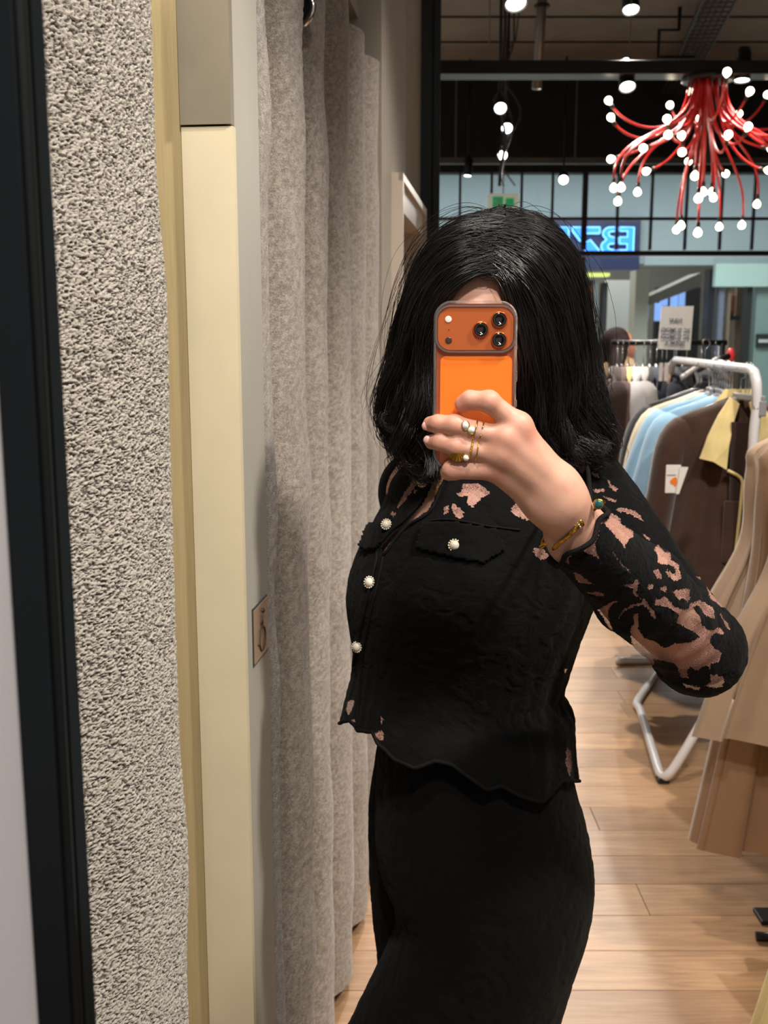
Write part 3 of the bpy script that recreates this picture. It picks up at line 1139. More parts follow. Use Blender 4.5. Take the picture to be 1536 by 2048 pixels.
def track_spot(loc, target, label, top, r=0.05, power=60, angle=70, soft=0.05, color=(1.0, 0.93, 0.84), blend=0.7):
    """loc: centre of the lens"""
    loc = Vector(loc)
    M = aim_matrix(loc, target)
    root = empty('track_spotlight', loc)
    tag(root, label, 'spotlight', 'ceiling track spotlights')
    MB().lathe([(r * 0.55, 0.19), (r * 0.8, 0.185), (r, 0.15), (r * 1.02, 0.004), (r * 0.93, 0.0), (r * 0.90, 0.012)], 20, M).build('lamp_head', M_BLACK, root, True, True)
    MB().lathe([(r * 0.90, 0.008), (r * 0.88, 0.004), (0.001, 0.002)], 20, M).build('lens', M_LENS, root, True, True)
    MB().tube([M @ Vector((r * 1.01 * math.cos(a), r * 1.01 * math.sin(a), 0.0)) for a in np.linspace(0, 2 * PI, 20, endpoint=False)], r * 0.07, 5, closed=True).build('rim', M_RIM, root, True, True)
    b = M @ Vector((0, 0, 0.12))
    MB().tube([b, Vector((b.x, b.y, max(top, b.z + 0.06)))], 0.011, 8).build('arm', M_BLACK, root, True, True)
    l = bpy.data.lights.new('spot_beam', 'SPOT')
    l.energy = power
    l.spot_size = math.radians(angle)
    l.spot_blend = blend
    l.shadow_soft_size = soft
    l.color = color
    lo = bpy.data.objects.new('spot_beam', l)
    COL.objects.link(lo)
    lo.parent = root
    lo.matrix_parent_inverse = wmat(root).inverted()
    lo.matrix_basis = M @ Matrix.Translation((0, 0, -0.012))
    return root


zb_ = zat(127, 6.5)
SP = [
    (PY(1032, 8, 5.3), (0.9, 4.0, 0.6), 'large spotlight cut by the top edge above the hair', CEIL, 0.052, 260),
    (PY(1262, 20, 6.9), (1.5, 5.6, 0.4), 'spotlight at the top between the pipe and the cable tray', CEIL, 0.052, 260),
    (PY(1255, 174, 6.5), (1.4, 5.0, 0.5), 'spotlight under the beam left of the red chandelier', zb_, 0.046, 200),
    (PY(1484, 161, 6.5), (2.0, 6.2, 0.3), 'spotlight under the beam right of the red cord bundle', zb_, 0.046, 200),
    (PY(1001, 217, 8.1), (0.8, 4.5, 0.6), 'upper spotlight of the three by the hanging cables', CEIL, 0.046, 90),
    (PY(1014, 257, 8.9), (0.6, 5.0, 0.6), 'middle spotlight of the three by the hanging cables', CEIL, 0.046, 90),
    (PY(1005, 311, 10.0), (0.9, 6.0, 0.6), 'lowest spotlight of the three by the hanging cables', CEIL, 0.046, 90),
    (PY(1127, 360, 11.0), (1.0, 6.0, 0.8), 'spotlight in front of the shop front below the grey rail', CEIL, 0.05, 120),
    (PY(935, 352, 11.2), (0.6, 10.9, 0.2), 'dim small spotlight near the black post', CEIL, 0.04, 20),
]
for a in SP:
    track_spot(a[0], a[1], a[2], a[3], a[4], a[5])
# unseen spotlights over the fitting-room area, most of them added to brighten their targets
NEAR = [
    ((-0.15, 0.25, 3.15), (0.12, 1.5, 1.0), 'spotlight above the mirror aimed at the woman', 85, 62),
    ((0.30, -0.55, 3.15), (-0.05, 1.1, 1.0), 'added spotlight further back aimed at the mirror and woman', 135, 66),
    ((1.25, 0.55, 3.15), (-0.17, 1.35, 0.95), 'spotlight above the mirror aimed at the curtains', 200, 52),
    ((1.0, 3.1, 3.15), (1.35, 4.7, 1.2), 'added spotlight aimed at the coats and far rail', 120, 60),
    ((1.6, 2.0, 3.15), (0.9, 2.9, 0.6), 'added spotlight aimed at the beige clothes', 170, 75),
    ((0.55, 2.5, 3.15), (0.55, 3.1, 0.0), 'added spotlight aimed at the floor behind the woman', 120, 75),
]
for a in NEAR:
    track_spot(a[0], a[1], a[2], CEIL, 0.05, a[3], a[4], 0.09)
# ================================================================== CLOTHES RAILS AND CLOTHES
M_WRACK = plain('white_lacquer', rgb(232, 230, 232), 0.25, coat=0.3)
M_HBLACK = plain('hanger_black', rgb(20, 20, 22), 0.35)
M_HOOK = plain('hook_chrome', rgb(214, 214, 214), 0.18, 1.0)
M_GREYPL = plain('grey_plastic', rgb(150, 150, 152), 0.4)


def cloth(name, c, var=0.06, bs=500, b=0.25, sheen=0.3, rough=0.9):
    return plain(name, rgb(*c), rough, var=var, vscale=14, bump=b, bscale=bs, bdist=0.001, sheen=sheen, spec=0.2)


def hook_pts(n=10):
    r = 0.022
    pts = [(0, 0, -0.105), (0, 0, -0.05)]
    for a in np.linspace(-90, 160, n):
        pts.append((r * math.cos(math.radians(a)) * 0.9, 0, -0.0075 + r * 0.42 * 0 + r * math.sin(math.radians(a)) - 0.006))
    return pts


def make_hanger(loc, yaw, label, group, half=0.205, mt=M_HBLACK, clip=False):
    """loc: the rail point it hangs from"""
    root = empty('clothes_hanger', loc, yaw)
    tag(root, label, 'hanger', group)
    MB().tube(hook_pts(), 0.0022, 6).build('hook', M_HOOK, root, True)
    if clip:
        m = MB().box((-half, -0.008, -0.118), (half, 0.008, -0.096), bevel=0.004)
        m.build('bar', mt, root)
        for s in (-1, 1):
            MB().box((s * half * 0.85 - 0.016, -0.013, -0.165), (s * half * 0.85 + 0.016, 0.013, -0.112), bevel=0.005).build('clip', mt, root)
    else:
        pts = [(-half, 0, -0.175), (-half * 0.6, 0, -0.142), (-half * 0.2, 0, -0.112), (0, 0, -0.104), (half * 0.2, 0, -0.112), (half * 0.6, 0, -0.142), (half, 0, -0.175)]
        MB().tube(smooth_path(pts, 15), [0.008 + 0.006 * abs(math.cos(k / 14 * PI)) for k in range(15)], 8).build('shoulder_bar', mt, root, True)
    return root


def loft_garment(levels, nt=72, fold=0.0, nf=9, seed=0, power=2.4):
    """levels: rows of (z, half width, half thickness, x shift, y shift)"""
    L = np.asarray(levels, float)[::-1]
    zq = np.linspace(L[0, 0], L[-1, 0], 44)
    w, tk, xs, ys = interp_rows(L, zq)
    th = np.linspace(0, 2 * PI, nt, endpoint=False)
    c, s = np.cos(th), np.sin(th)
    ex = 2.0 / power
    cx_, sy_ = np.sign(c) * np.abs(c) ** ex, np.sign(s) * np.abs(s) ** ex
    t = (zq[-1] - zq) / (zq[-1] - zq[0])
    rr = np.random.default_rng(seed)
    ph = rr.uniform(0, 6.28, 3)
    g = np.sin(nf * th[None] + ph[0] + 0.8 * t[:, None]) * 0.6 + np.sin((nf * 2 + 1) * th[None] + ph[1] - 1.1 * t[:, None]) * 0.25 + np.sin(3 * th[None] + ph[2]) * 0.3
    amp = fold * np.clip(t * 1.4, 0, 1)[:, None]
    X = xs[:, None] + w[:, None] * cx_[None] * (1 + 0.25 * amp * g)
    Y = ys[:, None] + tk[:, None] * sy_[None] + amp * 0.030 * g / 0.3 * np.abs(s)[None] ** 0.5
    Z = np.repeat(zq[:, None], nt, 1)
    V = np.stack([X.ravel(), Y.ravel(), Z.ravel()], 1)
    F = grid_faces(44, nt, True).tolist()
    F.append(list(range(43 * nt, 44 * nt)))
    return V, F


def coat(loc, yaw, label, group, mt, shoulder=0.19, hem=0.29, length=0.92, thick=0.075, sleeves=True, fold=0.25, seed=0, name='hanging_coat', cat='coat', sleeve_out=0.33, sleeve_len=0.66, hanger=True,
         hlabel=None):
    root = empty(name, loc, yaw)
    tag(root, label, cat, group)
    z0 = -0.108
    lv = [(z0, 0.055, 0.030, 0, 0), (z0 - 0.02, 0.10, 0.042, 0, 0), (z0 - 0.055, shoulder, thick * 0.7, 0, 0), (z0 - 0.11, shoulder + 0.008, thick * 0.9, 0, 0),
          (z0 - 0.3, shoulder + 0.01, thick, 0, 0), (z0 - length * 0.65, (shoulder + hem) / 2, thick * 1.1, 0, 0), (z0 - length, hem, thick * 1.25, 0, 0)]
    V, F = loft_garment(lv, fold=fold, seed=seed)
    pydata('coat_body' if cat == 'coat' else 'garment_body', V, F, mt, root, True)
    if sleeves:
        for s in (-1, 1):
            pts = smooth_path([(s * (shoulder - 0.055), 0, z0 - 0.095), (s * (shoulder + 0.020), 0.0, z0 - 0.150), (s * (shoulder + (sleeve_out - shoulder) * 0.55), -0.015, z0 - 0.38),
                               (s * sleeve_out, -0.03, z0 - sleeve_len)], 16)
            rs = [0.062 + 0.012 * math.sin(k * 0.9 + seed) * (k / 15) * 0.5 - 0.012 * k / 15 for k in range(16)]
            rs[0], rs[1], rs[2] = 0.030, 0.044, 0.054
            MB().tube(pts, rs, 14).build('sleeve', mt, root, True)
    if hanger:
        make_hanger(loc, yaw, hlabel or ('black hanger inside the ' + label[:60].split(' with ')[0]), 'hangers on the rails', shoulder * 0.9)
    return root


RAIL_Z = 1.43


def rail_x(y):
    return 1.228 + (y - 3.44) * 0.055


# ------------------------------------------------------------------ white rack
wr = empty('clothes_rack', (1.26, 4.1, 0))
tag(wr, 'white tubular clothes rack holding the brown and blue coats', 'rack')
p0, p1 = Vector((rail_x(3.44), 3.44, RAIL_Z)), Vector((rail_x(4.75), 4.75, RAIL_Z))
rail = [p0 + Vector((0.004, 0, -0.13)), p0 + Vector((0.002, 0.004, -0.05)), p0 + Vector((0.0, 0.03, -0.008)), p0 + Vector((0.004, 0.08, 0.0)), p1 + Vector((0, -0.08, 0)), p1 + Vector((0, -0.02, -0.02)), p1 + Vector((0, 0, -0.1))]
MB().tube(rail, 0.0165, 14).build('rail', M_WRACK, wr, True, True)
foot = PZ(1325, 1557, 0.017)
leg = smooth_path([tuple(rail[2]), tuple(rail[1]), tuple(rail[0]), tuple(PY(1506, 900, 3.44)), tuple(PY(1501, 1100, 3.44)), tuple(PY(1488, 1270, 3.44)), tuple(PY(1430, 1396, 3.44)), (foot.x + 0.055, foot.y, 0.085), (foot.x + 0.012, foot.y, 0.024), (foot.x, foot.y + 0.03, 0.017)], 44).tolist()
k1, k2 = PZ(1282, 1425, 0.017), PZ(1300, 1365, 0.017)
leg += smooth_path([(foot.x + 0.005, foot.y + 0.08, 0.017), tuple(k1), tuple(k1 + Vector((0.012, 0.12, 0))), tuple(k2), tuple(k2 + Vector((0.13, 0.3, 0)))], 20).tolist()
MB().tube(leg, 0.0165, 12).build('end_frame', M_WRACK, wr, True, True)
leg2 = smooth_path([tuple(rail[-1]), (rail_x(4.75), 4.75, 0.5), (rail_x(4.75), 4.75, 0.10), (rail_x(4.75) + 0.02, 4.75, 0.018), (rail_x(4.75) - 0.2, 4.73, 0.017)], 20)
MB().tube(leg2, 0.0165, 12).build('end_frame', M_WRACK, wr, True, True)
MB().box((foot.x - 0.016, foot.y - 0.012, 0), (foot.x + 0.024, foot.y + 0.035, 0.02), bevel=0.006).build('rubber_foot', M_HBLACK, wr, world=True)

M_BROWN = cloth('brown_teddy', (62, 40, 30), 0.22, 260, 0.9, 0.4)
M_SHEARL = cloth('cream_shearling', (222, 200, 140), 0.12, 320, 0.5)
M_BLUE = cloth('light_blue_wool', (146, 184, 212))
M_CREAMC = cloth('cream_wool', (226, 212, 184))
M_NAVYC = cloth('navy_wool', (26, 28, 42))
M_DKGREY = cloth('charcoal_wool', (44, 44, 48))

bc = coat((rail_x(3.62), 3.62, RAIL_Z), math.radians(-8), 'brown teddy coat with a cream shearling collar and price tag', 'coats on the white rack', M_BROWN, 0.195, 0.30, 0.88, 0.085, True, 0.35, 3, sleeve_out=0.315,
          sleeve_len=0.72, hlabel='black hanger inside the brown teddy coat')
# shearling collar: two hanging lapels and the back stand
m = MB()


def slab(pts, th, axis=(0, -1, 0)):
    n = len(pts)
    a = Vector(axis) * th
    vs = [Vector(p) for p in pts] + [Vector(p) + a for p in pts]
    return vs, [tuple(range(n)), tuple(reversed(range(n, 2 * n)))] + [(k, n + k, n + (k + 1) % n, (k + 1) % n) for k in range(n)]


zc_ = -0.108
lap = [(-0.045, -0.055, zc_ + 0.012), (-0.085, -0.075, zc_ - 0.05), (-0.12, -0.098, zc_ - 0.12), (-0.145, -0.108, zc_ - 0.195), (-0.10, -0.112, zc_ - 0.205), (-0.055, -0.112, zc_ - 0.232), (-0.05, -0.105, zc_ - 0.15), (-0.035, -0.085, zc_ - 0.07), (-0.015, -0.06, zc_ - 0.01)]
m.add(*slab(lap, 0.014))
m.add(*slab([(-x, y, z) for x, y, z in reversed(lap)], 0.014))
m.build('collar', M_SHEARL, bc)
m = MB()
m.add(*slab([(-0.10, 0.0, zc_ - 0.035), (-0.05, 0.02, zc_ + 0.03), (0.05, 0.02, zc_ + 0.03), (0.10, 0.0, zc_ - 0.035), (0.06, -0.02, zc_ - 0.05), (-0.06, -0.02, zc_ - 0.05)], 0.012, (0, -0.6, 0.4)))
m.build('collar_stand', M_SHEARL, bc)
m = MB()
m.add(*slab([(-0.045, -0.102, zc_ - 0.07), (0.05, -0.102, zc_ - 0.07), (0.03, -0.110, zc_ - 0.55), (-0.03, -0.110, zc_ - 0.55)], 0.006))
m.build('lining', cloth('dark_lining', (52, 34, 28)), bc)
MB().tube(smooth_path([(-0.05, -0.112, zc_ - 0.235), (-0.004, -0.118, zc_ - 0.262), (0.0, -0.122, zc_ - 0.32), (-0.012, -0.13, zc_ - 0.55), (-0.03, -0.135, zc_ - 0.86)], 14), 0.006, 6).build('front_edge', M_SHEARL, bc, True)
MB().box((-0.055, -0.118, zc_ - 0.56), (0.03, -0.104, zc_ - 0.34), bevel=0.006).build('pocket', M_BROWN, bc)
# price tag on the brown coat
ta, tb = PY(1330, 986, 3.45), PY(1362, 930, 3.45)
pt = empty('price_tag', (ta + tb) / 2)
tag(pt, 'white price tag with an orange mark on the brown coat', 'price tag')
M_PAPER = plain('white_card', rgb(236, 232, 226), 0.6)
MB().box((ta.x, 3.45, ta.z), (tb.x, 3.4525, tb.z), bevel=0.0008).build('card', M_PAPER, pt, world=True)
a, b = PY(1352, 988, 3.442), PY(1376, 934, 3.442)
m = MB()
m.add(*slab([Vector((a.x, 3.446, a.z)), Vector((a.x + 0.010, 3.444, a.z)), Vector((b.x, 3.44, b.z)), Vector((a.x + 0.010, 3.446, b.z))], 0.002))
m.build('second_card', M_PAPER, pt, world=True)
oc = PY(1348, 964, 3.448)
orp = [(-0.013, 0.002), (-0.006, 0.010), (0.0, 0.014), (0.006, 0.016), (0.009, 0.008), (0.010, -0.004), (0.004, -0.016), (0.0, -0.008), (-0.008, -0.006)]
m = MB()
m.add(*slab([Vector((oc.x + x * 1.1, 3.4495, oc.z + z * 1.1)) for x, z in orp], 0.001))
m.build('orange_mark', plain('orange_print', rgb(244, 130, 30), 0.6), pt, world=True)
ln = PY(1345, 950, 3.448)
MB().box((ln.x - 0.018, 3.4485, ln.z - 0.0012), (ln.x + 0.012, 3.4495, ln.z + 0.0012)).build('printed_line', plain('grey_print', rgb(150, 150, 160), 0.6), pt, world=True)

coat((rail_x(3.80), 3.80, RAIL_Z), math.radians(-10), 'light blue coat directly behind the brown one', 'coats on the white rack', M_BLUE, 0.20, 0.30, 0.90, 0.05, True, 0.2, 5, sleeve_out=0.34, sleeve_len=0.74)
coat((rail_x(3.93), 3.93, RAIL_Z), math.radians(-12), 'second light blue coat further back on the white rack', 'coats on the white rack', M_BLUE, 0.205, 0.31, 0.90, 0.05, True, 0.2, 6, sleeve_out=0.36, sleeve_len=0.74)
coat((rail_x(4.05), 4.05, RAIL_Z), math.radians(-12), 'cream coat behind the light blue ones', 'coats on the white rack', M_CREAMC, 0.20, 0.29, 0.84, 0.05, True, 0.2, 7, sleeve_out=0.33)
for i, yk in enumerate((4.18,)):
    coat((rail_x(yk), yk, RAIL_Z), math.radians(-10 + 3 * i), ['charcoal coat behind the cream one on the white rack', 'black coat in the middle of the white rack', 'dark navy coat at the far end of the white rack'][i], 'coats on the white rack', [M_DKGREY, M_HBLACK, M_NAVYC][i], 0.20, 0.28, 0.8,
         0.05, True, 0.2, 8 + i)
# bunch of empty hangers at the near end of the white rail
for i in range(11):
    yk = 3.52 + 0.043 * i if i < 2 else 3.66 + 0.034 * i
    make_hanger((rail_x(yk), yk, RAIL_Z + 0.012), math.radians(rp.uniform(60, 100)), 'empty grey clip hanger bunched on the white rail', 'empty hangers on the white rail', 0.10, M_GREYPL, True)
q = PY(1461, 712, 4.25)
o = MB().sphere(q, 0.022, 10, 8, (0.8, 0.7, 1.5)).build('red_tag', plain('red_plastic', rgb(236, 60, 62), 0.4), smooth=True)
tag(o, 'small red plastic tag above the white rail', 'tag')
d = PY(1430, 722, 4.2)
o = MB().tube([PY(1396, 742, 4.3), d, PY(1458, 712, 4.22)], [0.008, 0.014, 0.012], 8).build('loose_hanger_arm', M_HBLACK, smooth=True)
tag(o, 'black hanger arm sticking up under the red tag', 'hanger')

# ------------------------------------------------------------------ far rail with trousers, shirts and jackets seen edge on
YR = 4.85
ZR = 1.505
fr2 = empty('clothes_rack', (1.3, YR, 0))
tag(fr2, 'dark clothes rail behind the white rack under the paper sign', 'rack')
xa, xb = xat(1222, YR, 705), xat(1452, YR, 705)
MB().tube([(xa, YR, ZR), (xb, YR, ZR)], 0.013, 10).build('rail', M_HBLACK, fr2, True, True)
for x in (xat(1345, YR, 900), xb - 0.02):
    MB().tube([(x, YR, 0.02), (x, YR, ZR)], 0.014, 10).build('post', M_HBLACK, fr2, True, True)
    MB().box((x - 0.02, YR - 0.28, 0), (x + 0.02, YR + 0.28, 0.025), bevel=0.006).build('foot', M_HBLACK, fr2, world=True)
edge = [  # pixel column, colour, half depth, length, sleeves, label, thickness
    (1234, (58, 40, 36), 0.20, 0.95, True, 'dark brown jacket at the left end of the far rail', 0.030),
    (1244, (112, 88, 82), 0.19, 1.0, True, 'mauve brown coat next to the dark brown jacket', 0.030),
    (1256, (228, 208, 140), 0.19, 1.05, False, 'pale yellow dress between mauve coat and grey shirt', 0.022),
    (1269, (206, 202, 204), 0.20, 0.92, True, 'light grey shirt on the far rail', 0.030),
    (1286, (186, 180, 178), 0.19, 0.95, True, 'warm grey shirt right of the light grey one', 0.026),
    (1299, (44, 44, 46), 0.19, 1.1, False, 'charcoal trousers on the far rail', 0.022),
    (1312, (40, 46, 76), 0.19, 1.1, False, 'dark blue trousers beside the charcoal pair', 0.022),
    (1323, (70, 24, 26), 0.18, 1.1, False, 'dark red garment squeezed between blue and brown', 0.014),
    (1332, (126, 98, 70), 0.19, 1.15, False, 'tan brown trousers on the far rail', 0.022),
    (1348, (24, 27, 44), 0.20, 1.1, True, 'navy jacket right of the tan trousers', 0.034),
    (1372, (20, 23, 38), 0.21, 1.1, True, 'large navy coat with its shoulder turned to the front', 0.045),
    (1402, (26, 28, 40), 0.20, 1.0, True, 'dark navy jacket under the grey hanger', 0.04),
    (1428, (30, 30, 34), 0.20, 1.0, True, 'black jacket at the right end of the far rail', 0.04),
]
for i, (u, c, hw, ln_, sl, lab, tk) in enumerate(edge):
    x = xat(u, YR, 740)
    mt = cloth('cloth_far_%d' % i, c)
    coat((x, YR, ZR), math.radians(80 if i != 10 else 48), lab, 'clothes on the far rail', mt, hw * 0.9, hw * 1.1, ln_, tk, sl, 0.22, 30 + i, 'hanging_garment', 'garment', 0.23, 0.6,
         hlabel='black hanger on the far rail holding the ' + ' '.join(lab.split()[:3]))
# pale labels on the hangers
for i, u in enumerate((1322, 1333)):
    p = PY(u, 735, YR - 0.21)
    o = MB().box((p.x - 0.008, p.y, p.z - 0.06), (p.x + 0.008, p.y + 0.002, p.z + 0.02), M=None).build('paper_label', M_PAPER)
    tag(o, ['beige paper label hanging on the tan trousers', 'white paper label hanging on the navy jacket'][i], 'label')
# wide grey hanger at the end of the far rail
make_hanger((xat(1408, YR - 0.1, 705), YR - 0.12, ZR + 0.01), math.radians(10), 'wide pale grey wooden hanger left of the white rail', 'hangers on the rails', 0.12, plain('pale_wood_hanger', rgb(196, 190, 182), 0.4))

# paper sign standing on the far rail (reversed lettering, out of focus)
YS = 4.72
ps = empty('paper_sign', PY(1352, 700, YS))
tag(ps, 'white paper sign with blurred reversed lettering above the clothes rail', 'sign')
a, b, c, d = PY(1315, 698, YS), PY(1380, 700, YS + 0.02), PY(1387, 612, YS + 0.02), PY(1323, 613, YS)
m = MB()
m.add(*slab([a, b, c, d], 0.004))
m.build('sheet', M_PAPER, ps, world=True)
sxm = (b - a).normalized()
szm = (d - a).normalized()
M_INK = plain('blue_grey_ink', rgb(92, 104, 128), 0.7)
for txt, u, v, hgt in (('.NAAI', 1352, 641, 0.022), ('3C SUMOD', 1351, 661, 0.024), ('3C SUMOD', 1350, 674, 0.024), ('SEIRMUS', 1349, 687, 0.022)):
    cu = bpy.data.curves.new('lettering', 'FONT')
    cu.body = txt
    cu.size = hgt * 1.15
    cu.align_x = 'CENTER'
    cu.align_y = 'CENTER'
    cu.offset = 0.0004
    cu.extrude = 0.0006
    tmp = bpy.data.objects.new('work_text', cu)
    COL.objects.link(tmp)
    dg = bpy.context.evaluated_depsgraph_get()
    me = bpy.data.meshes.new_from_object(tmp.evaluated_get(dg))
    bpy.data.objects.remove(tmp)
    P_ = coords_of(me)
    p = PY(u, v, YS) + Vector((0, -0.006, 0))
    V_ = [p - sxm * float(q[0]) + szm * float(q[1]) + Vector((0, -float(q[2]) + 0.001, 0)) for q in P_]     # reversed left to right
    pydata('lettering', V_, [list(f.vertices) for f in me.polygons], M_INK, ps, False, True)
MB().tube([(PY(1350, 700, YS).x, YS + 0.12, ZR - 0.01), PY(1350, 697, YS) + Vector((0, 0.01, 0))], 0.004, 6).build('holder', M_HOOK, ps, True, True)

# ------------------------------------------------------------------ near right rail with beige clothes
nr_ = empty('clothes_rack', (1.14, 2.2, 0))
tag(nr_, 'black clothes rail at the right edge carrying beige clothes', 'rack')
XR = 1.105
MB().tube([(XR, 1.55, RAIL_Z), (XR, 2.95, RAIL_Z)], 0.014, 10).build('rail', M_HBLACK, nr_, True, True)
for yk in (1.50, 2.62):
    MB().tube([(XR + 0.06, yk, 0.01), (XR + 0.06, yk, RAIL_Z), (XR, yk, RAIL_Z)], 0.013, 10).build('post', M_HBLACK, nr_, True, True)
fb = PZ(1513, 1826, 0.012)
MB().box((fb.x, fb.y - 0.04, 0), (XR + 0.25, fb.y + 0.03, 0.012), bevel=0.003).build('foot', M_HBLACK, nr_, world=True)
fb2 = PZ(1512, 1872, 0.012)
MB().tube([(fb2.x, fb2.y, 0.012), (fb2.x + 0.1, fb2.y - 0.01, 0.012)], 0.012, 8).build('castor', M_HBLACK, nr_, True, True)
M_BEI1 = cloth('beige_cotton', (182, 155, 131), 0.04)
M_BEI2 = cloth('sand_cotton', (174, 147, 122), 0.04)
M_BEI3 = cloth('camel_cotton', (152, 120, 92), 0.05)
M_YEL = cloth('pale_yellow_knit', (226, 208, 140), 0.06, 420, 0.5)
coat((XR, 2.62, RAIL_Z), math.radians(4), 'beige coat behind the front one at the right edge', 'clothes on the right rail', M_BEI1, 0.175, 0.33, 0.70, 0.05, False, 0.5, 51, 'hanging_coat', 'coat', 0.32, 0.6)
coat((XR, 2.42, RAIL_Z), math.radians(6), 'smooth sand coloured coat nearest on the right rail', 'clothes on the right rail', M_BEI2, 0.18, 0.335, 0.735, 0.06, False, 0.45, 52, 'hanging_coat', 'coat', 0.31, 0.62)
coat((XR - 0.01, 2.52, RAIL_Z), math.radians(2), 'long camel dress reaching almost to the floor at the right', 'clothes on the right rail', M_BEI3, 0.17, 0.29, 1.085, 0.06, False, 0.35, 53, 'hanging_dress', 'dress')
coat((XR - 0.05, 1.76, RAIL_Z), math.radians(3), 'pale yellow knit dress at the lower right corner', 'clothes on the right rail', M_YEL, 0.20, 0.405, 1.20, 0.06, False, 0.12, 54, 'hanging_dress', 'dress')
cd = [PY(1467, 1385, 2.62), PY(1465, 1450, 2.61), PY(1464, 1520, 2.62), PY(1459, 1580, 2.61), PY(1454, 1640, 2.61)]
o = MB().tube(smooth_path([tuple(p) for p in cd], 16), [0.003] * 13 + [0.005, 0.006, 0.004], 7).build('drawstring', plain('brown_cord', rgb(110, 82, 58), 0.7), smooth=True)
tag(o, 'brown drawstring dangling from the beige clothes', 'drawstring')

# ================================================================== RED CORD CHANDELIER
YC = 6.52
hub = PY(1415, 152, YC)
ch = empty('chandelier', (hub.x, hub.y, hub.z))
tag(ch, 'chandelier of red cords with round glowing bulbs under the beam', 'chandelier')
M_RED = plain('red_cord', rgb(206, 36, 36), 0.35, coat=0.2)
M_BULB = plain('warm_bulb', rgb(255, 244, 214), 0.3, emit=(1.0, 0.86, 0.60, 1), estr=11)
M_SOCK = plain('bulb_socket', rgb(60, 50, 44), 0.4, 0.5)
MB().lathe([(0.14, -0.035), (0.15, -0.03), (0.15, 0.0), (0.10, 0.012)], 28, Matrix.Translation(hub)).build('ceiling_rose', M_BLACK, ch, True, True)
raw = [(160, 350), (180, 495), (460, 760), (180, 855), (665, 510), (690, 390), (865, 275), (1183, 105), (1380, 270), (1285, 465), (1365, 575), (1195, 645), (795, 795), (850, 875), (910, 505), (790, 650), (675, 645),
       (205, 1105), (268, 1100), (410, 1140), (240, 1220), (485, 960), (905, 1000), (935, 1195), (975, 1140), (1050, 1140), (1065, 1190), (1170, 980), (1440, 1245), (1310, 1425), (1115, 1440), (930, 1490), (745, 1465),
       (785, 1430), (1530, 300)]
bulbs = [(1180 + x / 4.315, 120 + y / 4.315) for x, y in raw]
bulbs += [(2830 - u, v + rp.uniform(-8, 8)) for u, v in bulbs if u < 1300]
rb_ = random.Random(21)
for i, (u, v) in enumerate(bulbs):
    p = PY(u, v, YC)
    rx = p.x - hub.x
    reach = 0.60
    dy = math.sqrt(max(0.02, (0.35 + 0.3 * rb_.random()) ** 2 - min(rx * rx, 0.3))) * rb_.choice((-1, 1)) * 0.8
    p = PY(u, v, YC + dy)
    ang = math.atan2(p.y - hub.y, p.x - hub.x)
    rs = 0.025 + 0.095 * rb_.random()
    s = Vector((hub.x + rs * math.cos(ang), hub.y + rs * math.sin(ang), hub.z - 0.03))
    outv = Vector((math.cos(ang), math.sin(ang), 0))
    drop = hub.z - p.z
    hor = (Vector((p.x, p.y, 0)) - Vector((hub.x, hub.y, 0))).length
    if drop < 0.42:          # swoops out and turns up at the end
        e_dir = (outv * 0.55 + Vector((0, 0, 0.85))).normalized()
        c1 = s + Vector((0, 0, -0.30 - 0.12 * rb_.random())) + outv * 0.02
        c2 = p - e_dir * (0.16 + 0.12 * hor)
    elif drop < 0.6:
        e_dir = (outv * 0.8 + Vector((0, 0, -0.2))).normalized()
        c1 = s + Vector((0, 0, -0.30))
        c2 = p - e_dir * 0.18
    else:                    # bows out and hangs down
        e_dir = (Vector((0, 0, -1)) + outv * 0.12 * rb_.uniform(-1, 1.5)).normalized()
        c1 = s + Vector((0, 0, -0.35))
        c2 = p - e_dir * 0.36 + outv * 0.03
    end = p - e_dir * 0.030
    co = MB().tube(bez(s, c1, c2, end, 20), 0.0072, 7).build('cord', M_RED, ch, True, True)
    M = Matrix.Translation(p) @ e_dir.to_track_quat('Z', 'Y').to_matrix().to_4x4()
    MB().lathe([(0.006, -0.026), (0.010, -0.0215), (0.017, -0.014), (0.0215, -0.005), (0.0225, 0.002), (0.0205, 0.011), (0.015, 0.018), (0.008, 0.022), (0.001, 0.0235)], 14, M).build('bulb', M_BULB, co, True, True)
    MB().lathe([(0.009, -0.058), (0.011, -0.056), (0.011, -0.032), (0.008, -0.030)], 10, M).build('socket', M_SOCK, co, True, True)

# ================================================================== WOMAN IN THE BACKGROUND
hx = PY(1238, 690, 6.9)
bx, by = hx.x, 6.9
pw = empty('person', (bx, by, 0))
tag(pw, 'person in a beige coat with long brown hair standing beyond the rails', 'person')
M_SKIN2 = plain('skin_far', rgb(222, 150, 128), 0.5, sss=0.1)


def bp(x, y, z):
    return (bx + x, by + y, z)


pr = [ell(bp(0.0, 0, 1.475), (0.088, 0.072, 0.105)), ell(bp(0.045, 0, 1.43), (0.055, 0.055, 0.075), 0.02), cone(bp(0.088, 0, 1.47), bp(0.106, 0, 1.44), 0.010, 0.013, 0.008), cone(bp(0.086, 0, 1.405), bp(0.09, 0, 1.40), 0.018, 0.014, 0.008),
      cone(bp(0.075, 0, 1.375), bp(0.078, 0, 1.372), 0.024, 0.02, 0.012),
      cone(bp(-0.01, 0, 1.40), bp(-0.025, 0, 1.27), 0.05, 0.055, 0.03), cone(bp(-0.02, -0.15, 1.27), bp(-0.02, 0.15, 1.27), 0.06, 0.06, 0.03), cone(bp(-0.01, 0, 1.25), bp(-0.01, 0, 0.95), 0.13, 0.115, 0.05),
      cone(bp(-0.01, -0.07, 0.9), bp(-0.01, 0.07, 0.9), 0.125, 0.125, 0.05)]
